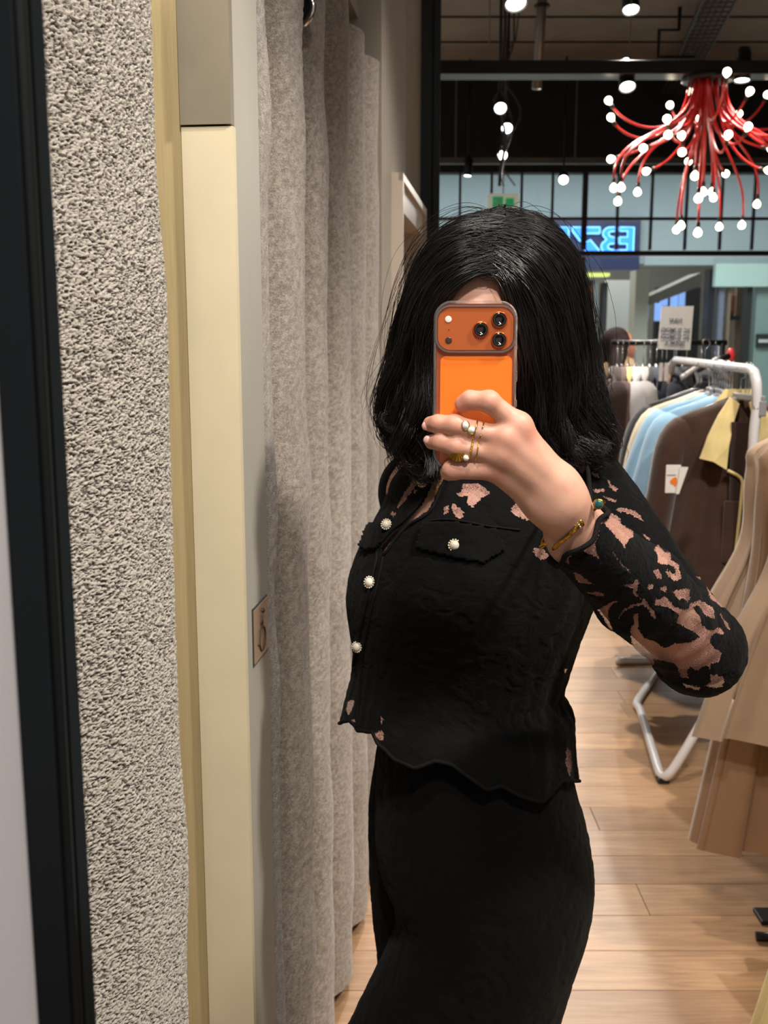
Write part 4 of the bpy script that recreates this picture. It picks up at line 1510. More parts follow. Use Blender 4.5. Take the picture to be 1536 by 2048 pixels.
for s in (-1, 1):
    pr += [cone(bp(-0.01, s * 0.08, 0.88), bp(0.0, s * 0.085, 0.48), 0.088, 0.058, 0.03), cone(bp(0.0, s * 0.085, 0.48), bp(-0.02, s * 0.085, 0.09), 0.056, 0.036, 0.02), cone(bp(-0.02, s * 0.085, 0.045), bp(0.14, s * 0.09, 0.03), 0.036, 0.028, 0.02)]
    el = bp(0.02, s * 0.22, 1.02)
    wr_ = bp(0.20, s * 0.17, 1.02)
    pr += [cone(bp(-0.02, s * 0.17, 1.27), el, 0.05, 0.04, 0.03), cone(el, wr_, 0.038, 0.027, 0.02)]
    for k in range(4):
        f0 = bp(0.255, s * 0.17 + (k - 1.5) * 0.018, 1.02)
        pr += [cone(wr_, f0, 0.022, 0.012, 0.006), cone(f0, bp(0.30, s * 0.17 + (k - 1.5) * 0.019, 1.012), 0.009, 0.0085, 0.003), cone(bp(0.30, s * 0.17 + (k - 1.5) * 0.019, 1.012), bp(0.325, s * 0.17 + (k - 1.5) * 0.018, 0.995), 0.0085, 0.007, 0.003)]
    pr += [cone(wr_, bp(0.24, s * 0.13, 1.03), 0.016, 0.012, 0.006), cone(bp(0.24, s * 0.13, 1.03), bp(0.275, s * 0.12, 1.02), 0.010, 0.008, 0.004)]
V, Q = sdf_mesh(pr, 0.0085)
pydata('body', V, Q, M_SKIN2, pw, True, True)
for s in (-1, 1):
    MB().sphere(bp(0.078, s * 0.032, 1.472), 0.011, 10, 8).build('eye', plain('eye_dark', rgb(40, 26, 22), 0.2), pw, True, True)
M_HAIR2 = plain('brown_hair', rgb(38, 26, 22), 0.75, spec=0.2, var=0.35, vscale=60, stretch=(1, 1, 0.06), bump=0.6, bscale=120, bdist=0.004)
hp = [ell(bp(-0.022, 0, 1.497), (0.096, 0.088, 0.092), 0.02), cone(bp(-0.05, 0, 1.47), bp(-0.115, 0, 1.22), 0.085, 0.080, 0.03), cone(bp(-0.02, 0.06, 1.45), bp(-0.04, 0.09, 1.24), 0.045, 0.035, 0.03), cone(bp(-0.02, -0.066, 1.46), bp(-0.045, -0.125, 1.22), 0.048, 0.048, 0.03),
      cone(bp(-0.115, -0.02, 1.25), bp(-0.14, -0.03, 1.12), 0.075, 0.04, 0.03), cone(bp(0.02, -0.06, 1.50), bp(0.0, -0.085, 1.40), 0.03, 0.03, 0.02),
      cone(bp(-0.03, -0.085, 1.43), bp(-0.06, -0.235, 1.25), 0.05, 0.05, 0.03), cone(bp(-0.06, -0.235, 1.25), bp(-0.08, -0.25, 1.14), 0.05, 0.025, 0.03)]
V, Q = sdf_mesh(hp, 0.0075)
pydata('hair', V, Q, M_HAIR2, pw, True, True)
cp = [cone(bp(-0.015, -0.14, 1.265), bp(-0.015, 0.14, 1.265), 0.085, 0.085, 0.04), cone(bp(-0.01, 0, 1.25), bp(-0.01, 0, 0.95), 0.165, 0.155, 0.05), cone(bp(-0.01, -0.08, 0.95), bp(-0.01, -0.09, 0.62), 0.16, 0.155, 0.05),
      cone(bp(-0.01, 0.08, 0.95), bp(-0.01, 0.09, 0.62), 0.16, 0.155, 0.05), cone(bp(0.05, -0.05, 1.31), bp(-0.07, 0.0, 1.33), 0.045, 0.05, 0.02)]
for s in (-1, 1):
    cp += [cone(bp(-0.02, s * 0.18, 1.26), bp(0.02, s * 0.225, 1.02), 0.072, 0.062, 0.03), cone(bp(0.02, s * 0.225, 1.02), bp(0.17, s * 0.175, 1.02), 0.058, 0.046, 0.02)]
V, Q = sdf_mesh(cp, 0.009)
pydata('coat', V, Q, cloth('beige_coat_far', (158, 134, 102)), pw, True, True)
tp = []
for s in (-1, 1):
    tp += [cone(bp(-0.01, s * 0.085, 0.70), bp(-0.01, s * 0.088, 0.10), 0.098, 0.075, 0.02)]
V, Q = sdf_mesh(tp, 0.010)
pydata('trousers', V, Q, cloth('dark_trousers_far', (38, 36, 40)), pw, True, True)
for s in (-1, 1):
    V, Q = sdf_mesh([cone(bp(-0.03, s * 0.088, 0.05), bp(0.15, s * 0.09, 0.038), 0.046, 0.036, 0.02)], 0.008)
    V[:, 2] = np.maximum(V[:, 2], 0.002)
    pydata('shoe', V, Q, M_HBLACK, pw, True, True)
# ================================================================== THE WOMAN WITH THE PHONE
from mathutils.bvhtree import BVHTree

AXR, AXU, AXF = Vector((1, 0, 0)), Vector((0, sT, cT)), Vector((0, cT, -sT))
CAMP = Vector((0, 0, CAM_H))


def PD(u, v, d):
    return CAMP + ray(u, v) * d


# ------------------------------------------------------------------ phone frame of reference
TILT = math.radians(9)
ph_top = PD(951, 602, 0.985)
p_dn = -AXU * math.cos(TILT) + AXF * math.sin(TILT)
p_n = -AXF * math.cos(TILT) - AXU * math.sin(TILT)          # towards the camera
PHW, PHH = 0.0790, 0.1600
ph_c = ph_top + p_dn * (PHH / 2)
MP = Matrix(((AXR.x, -p_dn.x, p_n.x, ph_c.x), (AXR.y, -p_dn.y, p_n.y, ph_c.y), (AXR.z, -p_dn.z, p_n.z, ph_c.z), (0, 0, 0, 1)))
BACK = 0.0060


def HP(u, v, off):
    """pixel -> point off metres in front of the back of the phone"""
    r = ray(u, v)
    q = ph_c + p_n * (BACK + off)
    return CAMP + r * ((q - CAMP).dot(p_n) / r.dot(p_n))


# ------------------------------------------------------------------ torso profile: (pixel row, left, right, depth of the axis, half thickness)
TORSO = [(868, 905, 1030, 1.385, 0.052), (890, 895, 1045, 1.385, 0.055), (906, 865, 1105, 1.388, 0.066), (922, 828, 1165, 1.390, 0.080), (945, 800, 1205, 1.390, 0.098), (1000, 772, 1218, 1.390, 0.125), (1050, 747, 1212, 1.388, 0.138), (1100, 720, 1203, 1.386, 0.146),
         (1150, 701, 1195, 1.384, 0.150), (1190, 693, 1188, 1.384, 0.148), (1250, 699, 1166, 1.386, 0.140), (1300, 706, 1150, 1.388, 0.132), (1345, 708, 1135, 1.390, 0.128), (1395, 738, 1112, 1.388, 0.118), (1450, 778, 1112, 1.385, 0.116), (1520, 784, 1118, 1.382, 0.120),
         (1620, 784, 1136, 1.378, 0.130), (1750, 808, 1158, 1.374, 0.128), (1860, 826, 1140, 1.370, 0.120)]


def rows_world(rows):
    out = []
    for v, l, r, y, b in rows:
        L, R = PY(l, v, y), PY(r, v, y)
        out.append(((L.z + R.z) / 2, (L.x + R.x) / 2, (R.x - L.x) / 2, y, b))
    return out[::-1]


TW = rows_world(TORSO)


def loft_prim_field(X, Y, Z, rows, shrink):
    zq = np.clip(Z, rows[0][0], rows[-1][0])
    cx, a, yc, b = interp_rows(rows, zq.ravel())
    cx, a, yc, b = [q.reshape(Z.shape) for q in (cx, a, yc, b)]
    a = a - shrink
    b = b - shrink
    k0 = np.sqrt(((X - cx) / a) ** 2 + ((Y - yc) / b) ** 2)
    k1 = np.sqrt(((X - cx) / a ** 2) ** 2 + ((Y - yc) / b ** 2) ** 2) + 1e-9
    D = k0 * (k0 - 1) / k1
    return np.maximum(D, np.maximum(Z - rows[-1][0], rows[0][0] - Z))


# joints (world)
SH_R = PY(1160, 985, 1.392)
EL_R = PY(1392, 1292, 1.225)
MID_R = PY(1278, 1182, 1.130)
CUFF = PY(1157, 1072, 1.035)
WRIST = PY(1118, 1005, 1.000)
SH_L = PY(845, 985, 1.47)
EL_L = PY(905, 1290, 1.56)
WR_L = PY(880, 1560, 1.545)

# ------------------------------------------------------------------ hand joints: (u, v, offset from the phone back, radius)
FING = {
    'index': [(1037, 852, 0.010, 0.0112), (978, 803, 0.017, 0.0098), (940, 800, 0.0115, 0.0090), (926, 808, 0.0085, 0.0082)],
    'middle': [(1012, 877, 0.014, 0.0108), (908, 850, 0.0105, 0.0090), (876, 847, 0.006, 0.0084), (861, 848, -0.002, 0.0076)],
    'ring': [(999, 908, 0.012, 0.0104), (912, 893, 0.0105, 0.0089), (880, 884, 0.006, 0.0083), (864, 884, -0.003, 0.0074)],
    'pinky': [(985, 940, 0.007, 0.0098), (906, 939, 0.004, 0.0094), (898, 944, -0.010, 0.0082), (914, 944, -0.020, 0.0072)],
}
FJ = {k: [(HP(u, v, o), r) for u, v, o, r in q] for k, q in FING.items()}
hand = []
mc_base = {'index': (1112, 958, -0.004), 'middle': (1112, 968, 0.0), 'ring': (1096, 984, -0.003), 'pinky': (1084, 1000, -0.008)}
hand.append(cone(WRIST, HP(1060, 925, -0.006), 0.0225, 0.021, 0.012, flat=(p_n, 1.35)))
for k, q in FJ.items():
    b = HP(*mc_base[k])
    rb0 = 0.0130 if k == 'index' else 0.0155
    hand.append(cone(WRIST.lerp(b, 0.5), b, 0.016, rb0, 0.010))
    hand.append(cone(b, q[0][0], rb0, q[0][1] * 1.02, 0.011))
# thickness of the palm and web behind the metacarpals
hand.append(cone(HP(1090, 965, -0.014), HP(1025, 900, -0.012), 0.015, 0.012, 0.010))
hand.append(cone(HP(1070, 990, -0.016), HP(1000, 940, -0.010), 0.016, 0.011, 0.010))
for k, q in FJ.items():
    for i in range(3):
        hand.append(cone(q[i][0], q[i + 1][0], q[i][1], q[i + 1][1], 0.0028 if i else 0.005))
    hand.append(ell(q[1][0] + p_n * 0.0012, (q[1][1] * 1.02,) * 3, 0.004))      # knuckle
    if k in ('index', 'middle', 'ring'):
        hand.append(ell(q[0][0] + p_n * 0.0015, (0.0112, 0.0112, 0.0112), 0.010))
# thumb goes behind the phone, over the screen
th = [HP(1082, 940, -0.022), HP(1042, 892, -0.034), HP(1010, 868, -0.034), HP(985, 846, -0.0285)]
for i, (ra, rb) in enumerate(((0.0175, 0.0135), (0.0135, 0.0115), (0.0110, 0.0088))):
    hand.append(cone(th[i], th[i + 1], ra, rb, 0.006))
# extensor tendons and the two small creases on the knuckle side
for k in ('index', 'middle', 'ring'):
    b = HP(mc_base[k][0], mc_base[k][1], 0.0135)
    hand.append(cone(b, FJ[k][0][0] + p_n * 0.0075, 0.0034, 0.0040, 0.012))
# forearm up to the elbow and the upper arm
hand.append(cone(WRIST, CUFF, 0.0272, 0.0285, 0.02, flat=(p_n, 1.22)))
hand.append(cone(CUFF, MID_R, 0.0295, 0.0425, 0.02))
hand.append(cone(MID_R, EL_R, 0.0425, 0.0440, 0.02))
hand.append(ell(EL_R + Vector((0.012, -0.004, -0.012)), (0.030, 0.030, 0.030), 0.02))
hand.append(cone(EL_R, EL_R.lerp(SH_R, 0.75), 0.0440, 0.0520, 0.008))
V1, Q1 = sdf_mesh(hand, 0.0021, it=2)

# ------------------------------------------------------------------ head, neck, torso, legs
HC = PY(962, 610, 1.345)      # centre of the cranium
head = [
    ell(HC, (0.074, 0.086, 0.088), 0.01),
    ell(PY(953, 700, 1.300), (0.061, 0.062, 0.088), 0.03),
    ell(PY(952, 575, 1.322), (0.056, 0.052, 0.046), 0.03),
    cone(PY(905, 770, 1.315), PY(948, 812, 1.262), 0.022, 0.016, 0.02), cone(PY(1003, 770, 1.315), PY(952, 812, 1.262), 0.022, 0.016, 0.02),
    cone(PY(950, 655, 1.243), PY(949, 712, 1.224), 0.009, 0.011, 0.008), ell(PY(949, 716, 1.226), (0.016, 0.012, 0.010), 0.006),
    ell(PY(949, 755, 1.236), (0.022, 0.010, 0.006), 0.005), ell(PY(949, 767, 1.238), (0.020, 0.010, 0.006), 0.004),
    ell(PY(949, 806, 1.250), (0.018, 0.016, 0.014), 0.012),
    cone(PY(915, 638, 1.254), PY(940, 640, 1.246), 0.008, 0.008, 0.010), cone(PY(985, 638, 1.254), PY(960, 640, 1.246), 0.008, 0.008, 0.010),
    ell(PY(862, 690, 1.345), (0.010, 0.018, 0.030), 0.006), ell(PY(1058, 690, 1.345), (0.010, 0.018, 0.030), 0.006),
    ell(PY(925, 664, 1.232), (0.013, 0.010, 0.010), 0.006, sub=True), ell(PY(975, 664, 1.232), (0.013, 0.010, 0.010), 0.006, sub=True),
    cone(PY(965, 760, 1.355), PY(958, 900, 1.385), 0.052, 0.058, 0.02),
]
body = list(head)
body.append(cone(PY(900, 935, 1.40), PY(845, 985, 1.45), 0.045, 0.05, 0.03))
body.append(cone(SH_R, EL_R.lerp(SH_R, 0.45), 0.058, 0.052, 0.03))
body += [cone(SH_L, EL_L, 0.052, 0.040, 0.03), cone(EL_L, WR_L, 0.040, 0.026, 0.02)]
lh = WR_L + Vector((0.0, 0.005, -0.075))
body.append(cone(WR_L, lh, 0.024, 0.022, 0.01, flat=((0, 1, 0), 1.5)))
for k in range(4):
    a = lh + Vector(((k - 1.5) * 0.017, 0, -0.012))
    b = a + Vector(((k - 1.5) * 0.002, -0.008, -0.038 + 0.004 * abs(k - 1.3)))
    body += [cone(a, b, 0.0092, 0.0082, 0.003), cone(b, b + Vector((0, -0.014, -0.028)), 0.0082, 0.0068, 0.003)]
a = WR_L + Vector((-0.022, -0.01, -0.035))
body += [cone(a, a + Vector((-0.018, -0.012, -0.035)), 0.013, 0.010, 0.006), cone(a + Vector((-0.018, -0.012, -0.035)), a + Vector((-0.018, -0.02, -0.062)), 0.010, 0.008, 0.003)]
K_N, K_F = Vector((0.065, 1.37, 0.50)), Vector((0.035, 1.53, 0.49))
for hipx, kn, ft in ((PY(975, 1850, 1.37), K_N, Vector((0.05, 1.40, 0.10))), (PY(835, 1850, 1.50), K_F, Vector((0.035, 1.55, 0.10)))):
    body += [cone(hipx, kn, 0.085 if kn is K_N else 0.045, 0.045, 0.03), cone(kn, ft, 0.045, 0.034, 0.02), cone(ft + Vector((0.02, 0, -0.05)), ft + Vector((-0.14, -0.03, -0.065)), 0.034, 0.024, 0.02)]
lo = np.array([-0.30, 1.10, -0.03])
hi = np.array([0.52, 1.72, 1.80])
F_, l0, h_ = sdf_field(body, lo, hi, 0.0046)
gx = l0[0] + h_ * np.arange(F_.shape[0])
gy = l0[1] + h_ * np.arange(F_.shape[1])
gz = l0[2] + h_ * np.arange(F_.shape[2])
zi = np.where((gz > TW[0][0] - 0.03) & (gz < TW[-1][0] + 0.03))[0]
D_ = loft_prim_field(gx[:, None, None], gy[None, :, None], np.broadcast_to(gz[zi][None, None, :], (len(gx), len(gy), len(zi))), TW, 0.009).astype(np.float32)
A_ = F_[:, :, zi]
hh = np.clip(0.5 + 0.5 * (D_ - A_) / 0.012, 0, 1)
F_[:, :, zi] = D_ * (1 - hh) + A_ * hh - 0.012 * hh * (1 - hh)
V2, Q2 = surface_nets(F_, l0, h_)
V2 = relax(V2, Q2, 3)
pe = empty('person', (0.11, 1.39, 0))
tag(pe, 'person in black lace blouse and trousers photographing with an orange phone', 'person')

# skin: warm pink, redder over joints (per-vertex blush)
t = NT('skin')
at = t.add('ShaderNodeAttribute', attribute_name='blush')
vec = t.coords()
n1 = t.noise(vec, 60, 4)
n2 = t.noise(vec, 900, 3)
c0 = t.mix(at.outputs['Fac'], rgb(214, 164, 141), rgb(200, 118, 102))
c0 = t.mix(0.22, c0, t.ramp(n1, [(0.35, rgb(204, 144, 122)), (0.65, rgb(226, 180, 156))]))
t.base(c0)
t.b.inputs['Roughness'].default_value = 0.48
t.b.inputs['Specular IOR Level'].default_value = 0.4
t.b.inputs['Subsurface Weight'].default_value = 0.12
t.b.inputs['Subsurface Radius'].default_value = (0.010, 0.004, 0.002)
t.b.inputs['Subsurface Scale'].default_value = 0.5
t.normal(t.bump(n2, 0.12, 0.0006))
M_SKIN = t.m

Vb = np.vstack([V1, V2])
Qb = np.vstack([Q1, Q2 + len(V1)])
bo = pydata('body', Vb, Qb, M_SKIN, pe, True, True)
bl = np.zeros(len(Vb))
for k, q in FJ.items():
    for i, (p, r) in enumerate(q):
        d = np.linalg.norm(Vb - np.array(p + p_n * 0.006), axis=1)
        bl = np.maximum(bl, np.exp(-(d / (0.010 if i else 0.014)) ** 2) * (0.55, 0.5, 0.42, 0.75)[i])
    d = np.linalg.norm(Vb - np.array(HP(1058, 868, 0.02)), axis=1)
bl = np.maximum(bl, 0.7 * np.exp(-(d / 0.012) ** 2))
d = np.linalg.norm(Vb - np.array(PY(1430, 1330, 1.17)), axis=1)
bl = np.maximum(bl, 0.6 * np.exp(-(d / 0.045) ** 2))
d = np.linalg.norm(Vb - np.array(PY(949, 761, 1.225)), axis=1)
bl = np.maximum(bl, 0.9 * np.exp(-(d / 0.018) ** 2))
set_attr(bo.data, 'blush', np.clip(bl, 0, 1))
# finger nails that show at the phone edge
M_NAIL = plain('nail', rgb(236, 186, 174), 0.2, coat=0.5)
for k, du, dv in (('middle', -5.5, 4), ('ring', -5, -6)):
    p = FJ[k][3][0]
    c = p + AXR * (-0.0042) + p_n * (0.0024 if k == 'middle' else 0.0038) + AXU * (-0.0016 if k == 'middle' else 0.0022)
    V, Q = sdf_mesh([ell(c, (0.0044, 0.0034, 0.0046), 0.001)], 0.0009, pad=0.004)
    pydata('fingernail', V, Q, M_NAIL, pe, True, True)
M_EYE = plain('eye_white', rgb(236, 230, 226), 0.15)
for u in (925, 975):
    c = PY(u, 665, 1.247)
    MB().sphere(c, 0.0115, 14, 10).build('eye', M_EYE, pe, True, True)
    MB().sphere(c + Vector((0, -0.0072, 0)), 0.0056, 12, 8).build('iris', plain('iris_brown', rgb(54, 32, 22), 0.1), pe, True, True)
    MB().tube(smooth_path([(c.x - 0.017, c.y + 0.002, c.z + 0.015), (c.x, c.y - 0.009, c.z + 0.020), (c.x + 0.017, c.y + 0.002, c.z + 0.016)], 9), 0.0022, 6).build('eyebrow', plain('brow', rgb(26, 20, 20), 0.7), pe, True, True)

# ------------------------------------------------------------------ black lace cloth
SHEER = []


def poly(ox, oy, sc, pts):
    SHEER.append([(ox + x / sc, oy + y / sc) for x, y in pts])


U = (1100, 900, 3.84)
for pts in (
    [(215, 135), (265, 130), (270, 155), (245, 185), (225, 160)], [(310, 175), (360, 180), (375, 205), (345, 210)], [(440, 225), (460, 235), (475, 265), (520, 300), (510, 320), (470, 290), (450, 260)],
    [(330, 310), (400, 290), (425, 310), (350, 330)], [(410, 350), (470, 370), (520, 390), (500, 400), (440, 375)], [(500, 450), (560, 445), (640, 470), (690, 500), (720, 555), (680, 530), (600, 490), (540, 475)],
    [(450, 480), (490, 490), (540, 530), (545, 570), (600, 600), (635, 625), (640, 665), (600, 690), (580, 720), (575, 760), (540, 710), (500, 660), (470, 630), (415, 560), (450, 530)],
    [(380, 590), (375, 650), (345, 720), (360, 780), (375, 830), (310, 800), (200, 760), (150, 760), (140, 800), (150, 880), (110, 850), (105, 770), (130, 710), (200, 690), (260, 650)],
    [(455, 720), (480, 770), (540, 860), (610, 930), (615, 945), (550, 880), (490, 800)], [(700, 640), (760, 680), (770, 700), (740, 690)],
    [(800, 760), (830, 730), (880, 780), (920, 790), (930, 840), (980, 880), (985, 910), (1010, 980), (970, 1010), (930, 990), (890, 940), (900, 920), (960, 960), (965, 910), (920, 880), (860, 880), (830, 860), (820, 800)],
    [(795, 930), (830, 910), (850, 960), (855, 990), (820, 985)], [(180, 940), (240, 960), (290, 1000), (340, 1030), (220, 1020)],
    [(540, 1040), (640, 1020), (660, 990), (690, 1020), (660, 1060), (650, 1100), (700, 1140), (640, 1110), (640, 1060)], [(770 + 22 * math.cos(a), 1050 + 22 * math.sin(a)) for a in np.linspace(0, 6.0, 10)],
    [(840, 1060), (890, 1040), (895, 1090), (870, 1080)], [(1115, 965), (1150, 975), (1185, 998), (1160, 990), (1130, 985)],
):
    poly(*U, pts)
L_ = (1150, 1150, 4.389)
for pts in (
    [(860, 150), (930, 120), (1010, 120), (1015, 210), (990, 240), (940, 200), (900, 215)],
    [(710, 205), (740, 215), (790, 190), (830, 230), (880, 280), (960, 305), (1000, 300), (1010, 250), (1080, 220), (1150, 240), (1210, 310), (1220, 390), (1170, 370), (1120, 310), (1060, 260), (1030, 280), (1050, 320), (1100, 380),
     (1120, 440), (1160, 480), (1230, 480), (1270, 455), (1290, 480), (1300, 520), (1230, 510), (1190, 540), (1190, 600), (1230, 650), (1290, 680), (1270, 760), (1190, 780), (1190, 830), (1160, 790), (1110, 800), (1080, 840),
     (1010, 800), (980, 830), (1000, 910), (930, 900), (910, 830), (880, 790), (780, 740), (690, 735), (700, 800), (640, 800), (560, 730), (510, 640), (490, 560), (490, 470), (520, 430), (515, 340), (555, 335), (555, 470),
     (600, 540), (640, 570), (700, 580), (760, 620), (820, 630), (860, 590), (960, 600), (1030, 590), (1100, 540), (1010, 480), (890, 420), (910, 350), (850, 300), (760, 270), (700, 270)],
    [(200, 300), (280, 260), (330, 225), (380, 225), (340, 250), (300, 290), (290, 360), (310, 430), (360, 520), (340, 520), (270, 420), (230, 350)],
    [(385, 390), (380, 360), (430, 300), (500, 255), (580, 240), (600, 200), (620, 220), (640, 260), (690, 310), (715, 370), (700, 395), (660, 340), (640, 290), (600, 260), (520, 270), (440, 310), (400, 350)],
    [(1150, 100), (1165, 95), (1200, 170), (1260, 220), (1320, 290), (1300, 290), (1240, 250), (1190, 220)], [(1190, 870), (1290, 890), (1315, 930), (1290, 980), (1220, 990), (1130, 970), (1190, 940)],
    [(1270, 330), (1300, 390), (1340, 420), (1360, 480), (1330, 470), (1300, 420)], [(525, 130), (545, 110), (540, 160), (590, 210), (575, 215), (530, 165)], [(745, 115), (800, 95), (800, 150), (775, 130)],
    [(940, 950), (1100, 985), (1090, 1010), (980, 985)], [(100, 150), (200, 150), (270, 165), (250, 182), (150, 175)],
):
    poly(*L_, pts)
T_ = (660, 860, 2.694)
for pts in (
    [(715, 290), (800, 285), (865, 340), (820, 365), (765, 415), (735, 395), (745, 350), (700, 365), (680, 345), (712, 330)], [(655, 395), (690, 415), (720, 440), (715, 475), (680, 470), (660, 440)],
    [(985, 400), (1030, 385), (1075, 440), (1110, 480), (1075, 490), (1020, 470), (975, 440)], [(480, 240), (475, 275), (440, 330), (400, 390), (360, 420), (380, 370), (420, 310), (450, 265)],
    [(335, 440), (355, 445), (345, 465), (330, 460)], [(610, 425), (635, 400), (640, 440), (620, 455)], [(445, 335), (465, 320), (460, 350)], [(95, 1460), (130, 1455), (120, 1500), (100, 1540), (85, 1510)], [(45, 1582), (130, 1558), (136, 1572), (60, 1596)],
    [(270, 1540), (290, 1560), (275, 1590)], [(230, 1640), (285, 1620), (290, 1665), (270, 1675)], [(1275, 1700), (1300, 1740), (1305, 1820), (1290, 1870), (1270, 1800)], [(1100, 630), (1150, 640), (1180, 690), (1140, 700), (1100, 670)], [(1255, 1290), (1278, 1285), (1270, 1310)],
    [(520, 390), (540, 365), (545, 400)],
):
    poly(*T_, pts)


def sheer_mask(P):
    u, v = project(P)
    n = vnoise(P, 700, 3) - 0.5
    n2 = vnoise(P, 700, 4) - 0.5
    u, v = u + n * 4.5, v + n2 * 4.5
    m = np.zeros(len(u), bool)
    for p in SHEER:
        p = np.asarray(p)
        sel = (u > p[:, 0].min()) & (u < p[:, 0].max()) & (v > p[:, 1].min()) & (v < p[:, 1].max())
        if sel.any():
            w = np.where(sel)[0]
            m[w] |= in_poly(u[w], v[w], p)
    return m.astype(float)


t = NT('black_lace')
at = t.add('ShaderNodeAttribute', attribute_name='sheer')
vec = t.coords()
fuzz = t.noise(vec, 1100, 3, 0.6)
weave = t.noise(t.coords((1, 1, 1)), 260, 4, 0.65, 1.5)
t.base(t.ramp(fuzz, [(0.3, rgb(2, 2, 2)), (0.75, rgb(9, 9, 10))]))
t.b.inputs['Roughness'].default_value = 0.88
t.b.inputs['Specular IOR Level'].default_value = 0.18
t.b.inputs['Sheen Weight'].default_value = 0.03
t.b.inputs['Sheen Roughness'].default_value = 0.4
t.normal(t.bump(fuzz, 0.5, 0.001, t.bump(weave, 0.45, 0.003)))
tr = t.add('ShaderNodeBsdfTransparent')
net = t.add('ShaderNodeBsdfDiffuse')
net.inputs[0].default_value = rgb(198, 152, 138)
vor = t.add('ShaderNodeTexVoronoi', feature='DISTANCE_TO_EDGE')
vor.inputs['Scale'].default_value = 430
t.link(vec, vor.inputs['Vector'])
lt = t.add('ShaderNodeMath', operation='LESS_THAN', i_1=0.11)
t.link(vor.outputs['Distance'], lt.inputs[0])
ad = t.add('ShaderNodeMath', operation='MULTIPLY_ADD', i_1=0.45, i_2=0.20)
t.link(lt.outputs[0], ad.inputs[0])
mx1 = t.add('ShaderNodeMixShader')
t.link(ad.outputs[0], mx1.inputs[0])
t.link(tr.outputs[0], mx1.inputs[1])
t.link(net.outputs[0], mx1.inputs[2])
mx2 = t.add('ShaderNodeMixShader')
st = t.add('ShaderNodeMath', operation='GREATER_THAN', i_1=0.5)
t.link(at.outputs['Fac'], st.inputs[0])
t.link(st.outputs[0], mx2.inputs[0])
t.link(t.b.outputs[0], mx2.inputs[1])
t.link(mx1.outputs[0], mx2.inputs[2])
t.link(mx2.outputs[0], t.out.inputs[0])
M_LACE = t.m
M_TRIM = plain('black_braid', rgb(15, 14, 15), 0.85, bump=0.6, bscale=700, spec=0.2)


def lace_relief(P, N, mask, amp=0.0011):
    """raised flower motifs: swirling bands on the closed cloth, flat where it is sheer"""
    w = np.stack([vnoise(P, 40, 31), vnoise(P, 40, 32), vnoise(P, 40, 33)], 1) - 0.5
    q = P + w * 0.035
    s = vnoise(q, 75, 35) + 0.5 * vnoise(q, 150, 36) - 0.75
    s = np.clip(s * 6, -1, 1)
    f = vnoise(P, 380, 37) - 0.5
    return P + N * ((1 - mask) * (amp * (0.5 + 0.5 * s) + 0.0006 * f))[:, None]


def vnormals(me):
    a = np.empty(len(me.vertices) * 3, np.float32)
    me.vertices.foreach_get('normal', a)
    return a.reshape(-1, 3)


bl_root = None
# ---- blouse body: rings at constant height, hem follows a scalloped line
BL = [(868, 900, 1036, 1.385, 0.057), (890, 890, 1052, 1.385, 0.060), (906, 860, 1112, 1.388, 0.071), (922, 822, 1172, 1.390, 0.085), (945, 794, 1212, 1.390, 0.103), (1000, 768, 1222, 1.390, 0.130), (1050, 743, 1216, 1.388, 0.143), (1100, 716, 1207, 1.386, 0.151),
      (1150, 698, 1198, 1.384, 0.155), (1190, 692, 1190, 1.384, 0.153), (1250, 697, 1168, 1.386, 0.145), (1300, 704, 1150, 1.388, 0.137), (1345, 702, 1136, 1.390, 0.134), (1392, 692, 1127, 1.388, 0.138), (1412, 686, 1141, 1.388, 0.150), (1450, 677, 1146, 1.386, 0.163),
      (1530, 672, 1150, 1.384, 0.178), (1620, 668, 1160, 1.384, 0.188)]
BW = rows_world(BL)
HEM = [(640, 1440), (676, 1447), (700, 1440), (716, 1461), (745, 1464), (762, 1492), (790, 1520), (830, 1536), (870, 1522), (905, 1530), (935, 1552), (975, 1579), (1003, 1572), (1040, 1592), (1082, 1603), (1110, 1586), (1126, 1561), (1150, 1562), (1300, 1560)]
NTH, NR = 460, 330
th_ = np.linspace(0, 2 * PI, NTH, endpoint=False)
z_top = BW[-1][0]
zz = np.array([r[0] for r in BW])
# hem height for every column
hem_u = np.array([q[0] for q in HEM], float)
hem_v = np.array([q[1] for q in HEM], float)
z_h = np.full(NTH, zat(1520, 1.39))
for it in range(4):
    cx, a, yc, b = interp_rows(BW, z_h)
    P = np.stack([cx + a * np.cos(th_), yc - b * np.sin(th_), z_h], 1)
    u, v = project(P)
    vt = np.interp(u, hem_u, hem_v)
    z_h = np.array([PY(uu, vv, yy).z for uu, vv, yy in zip(u, vt, P[:, 1])])
    z_h = np.clip(z_h, BW[0][0], z_top - 0.3)
# smooth monotone row spacing
tt = np.linspace(0, 1, NR)
Zg = z_top + (z_h[None] - z_top) * tt[:, None]
cx, a, yc, b = [q.reshape(Zg.shape) for q in interp_rows(BW, Zg.ravel())]
C, S_ = np.cos(th_)[None], np.sin(th_)[None]
rad = np.ones_like(Zg)
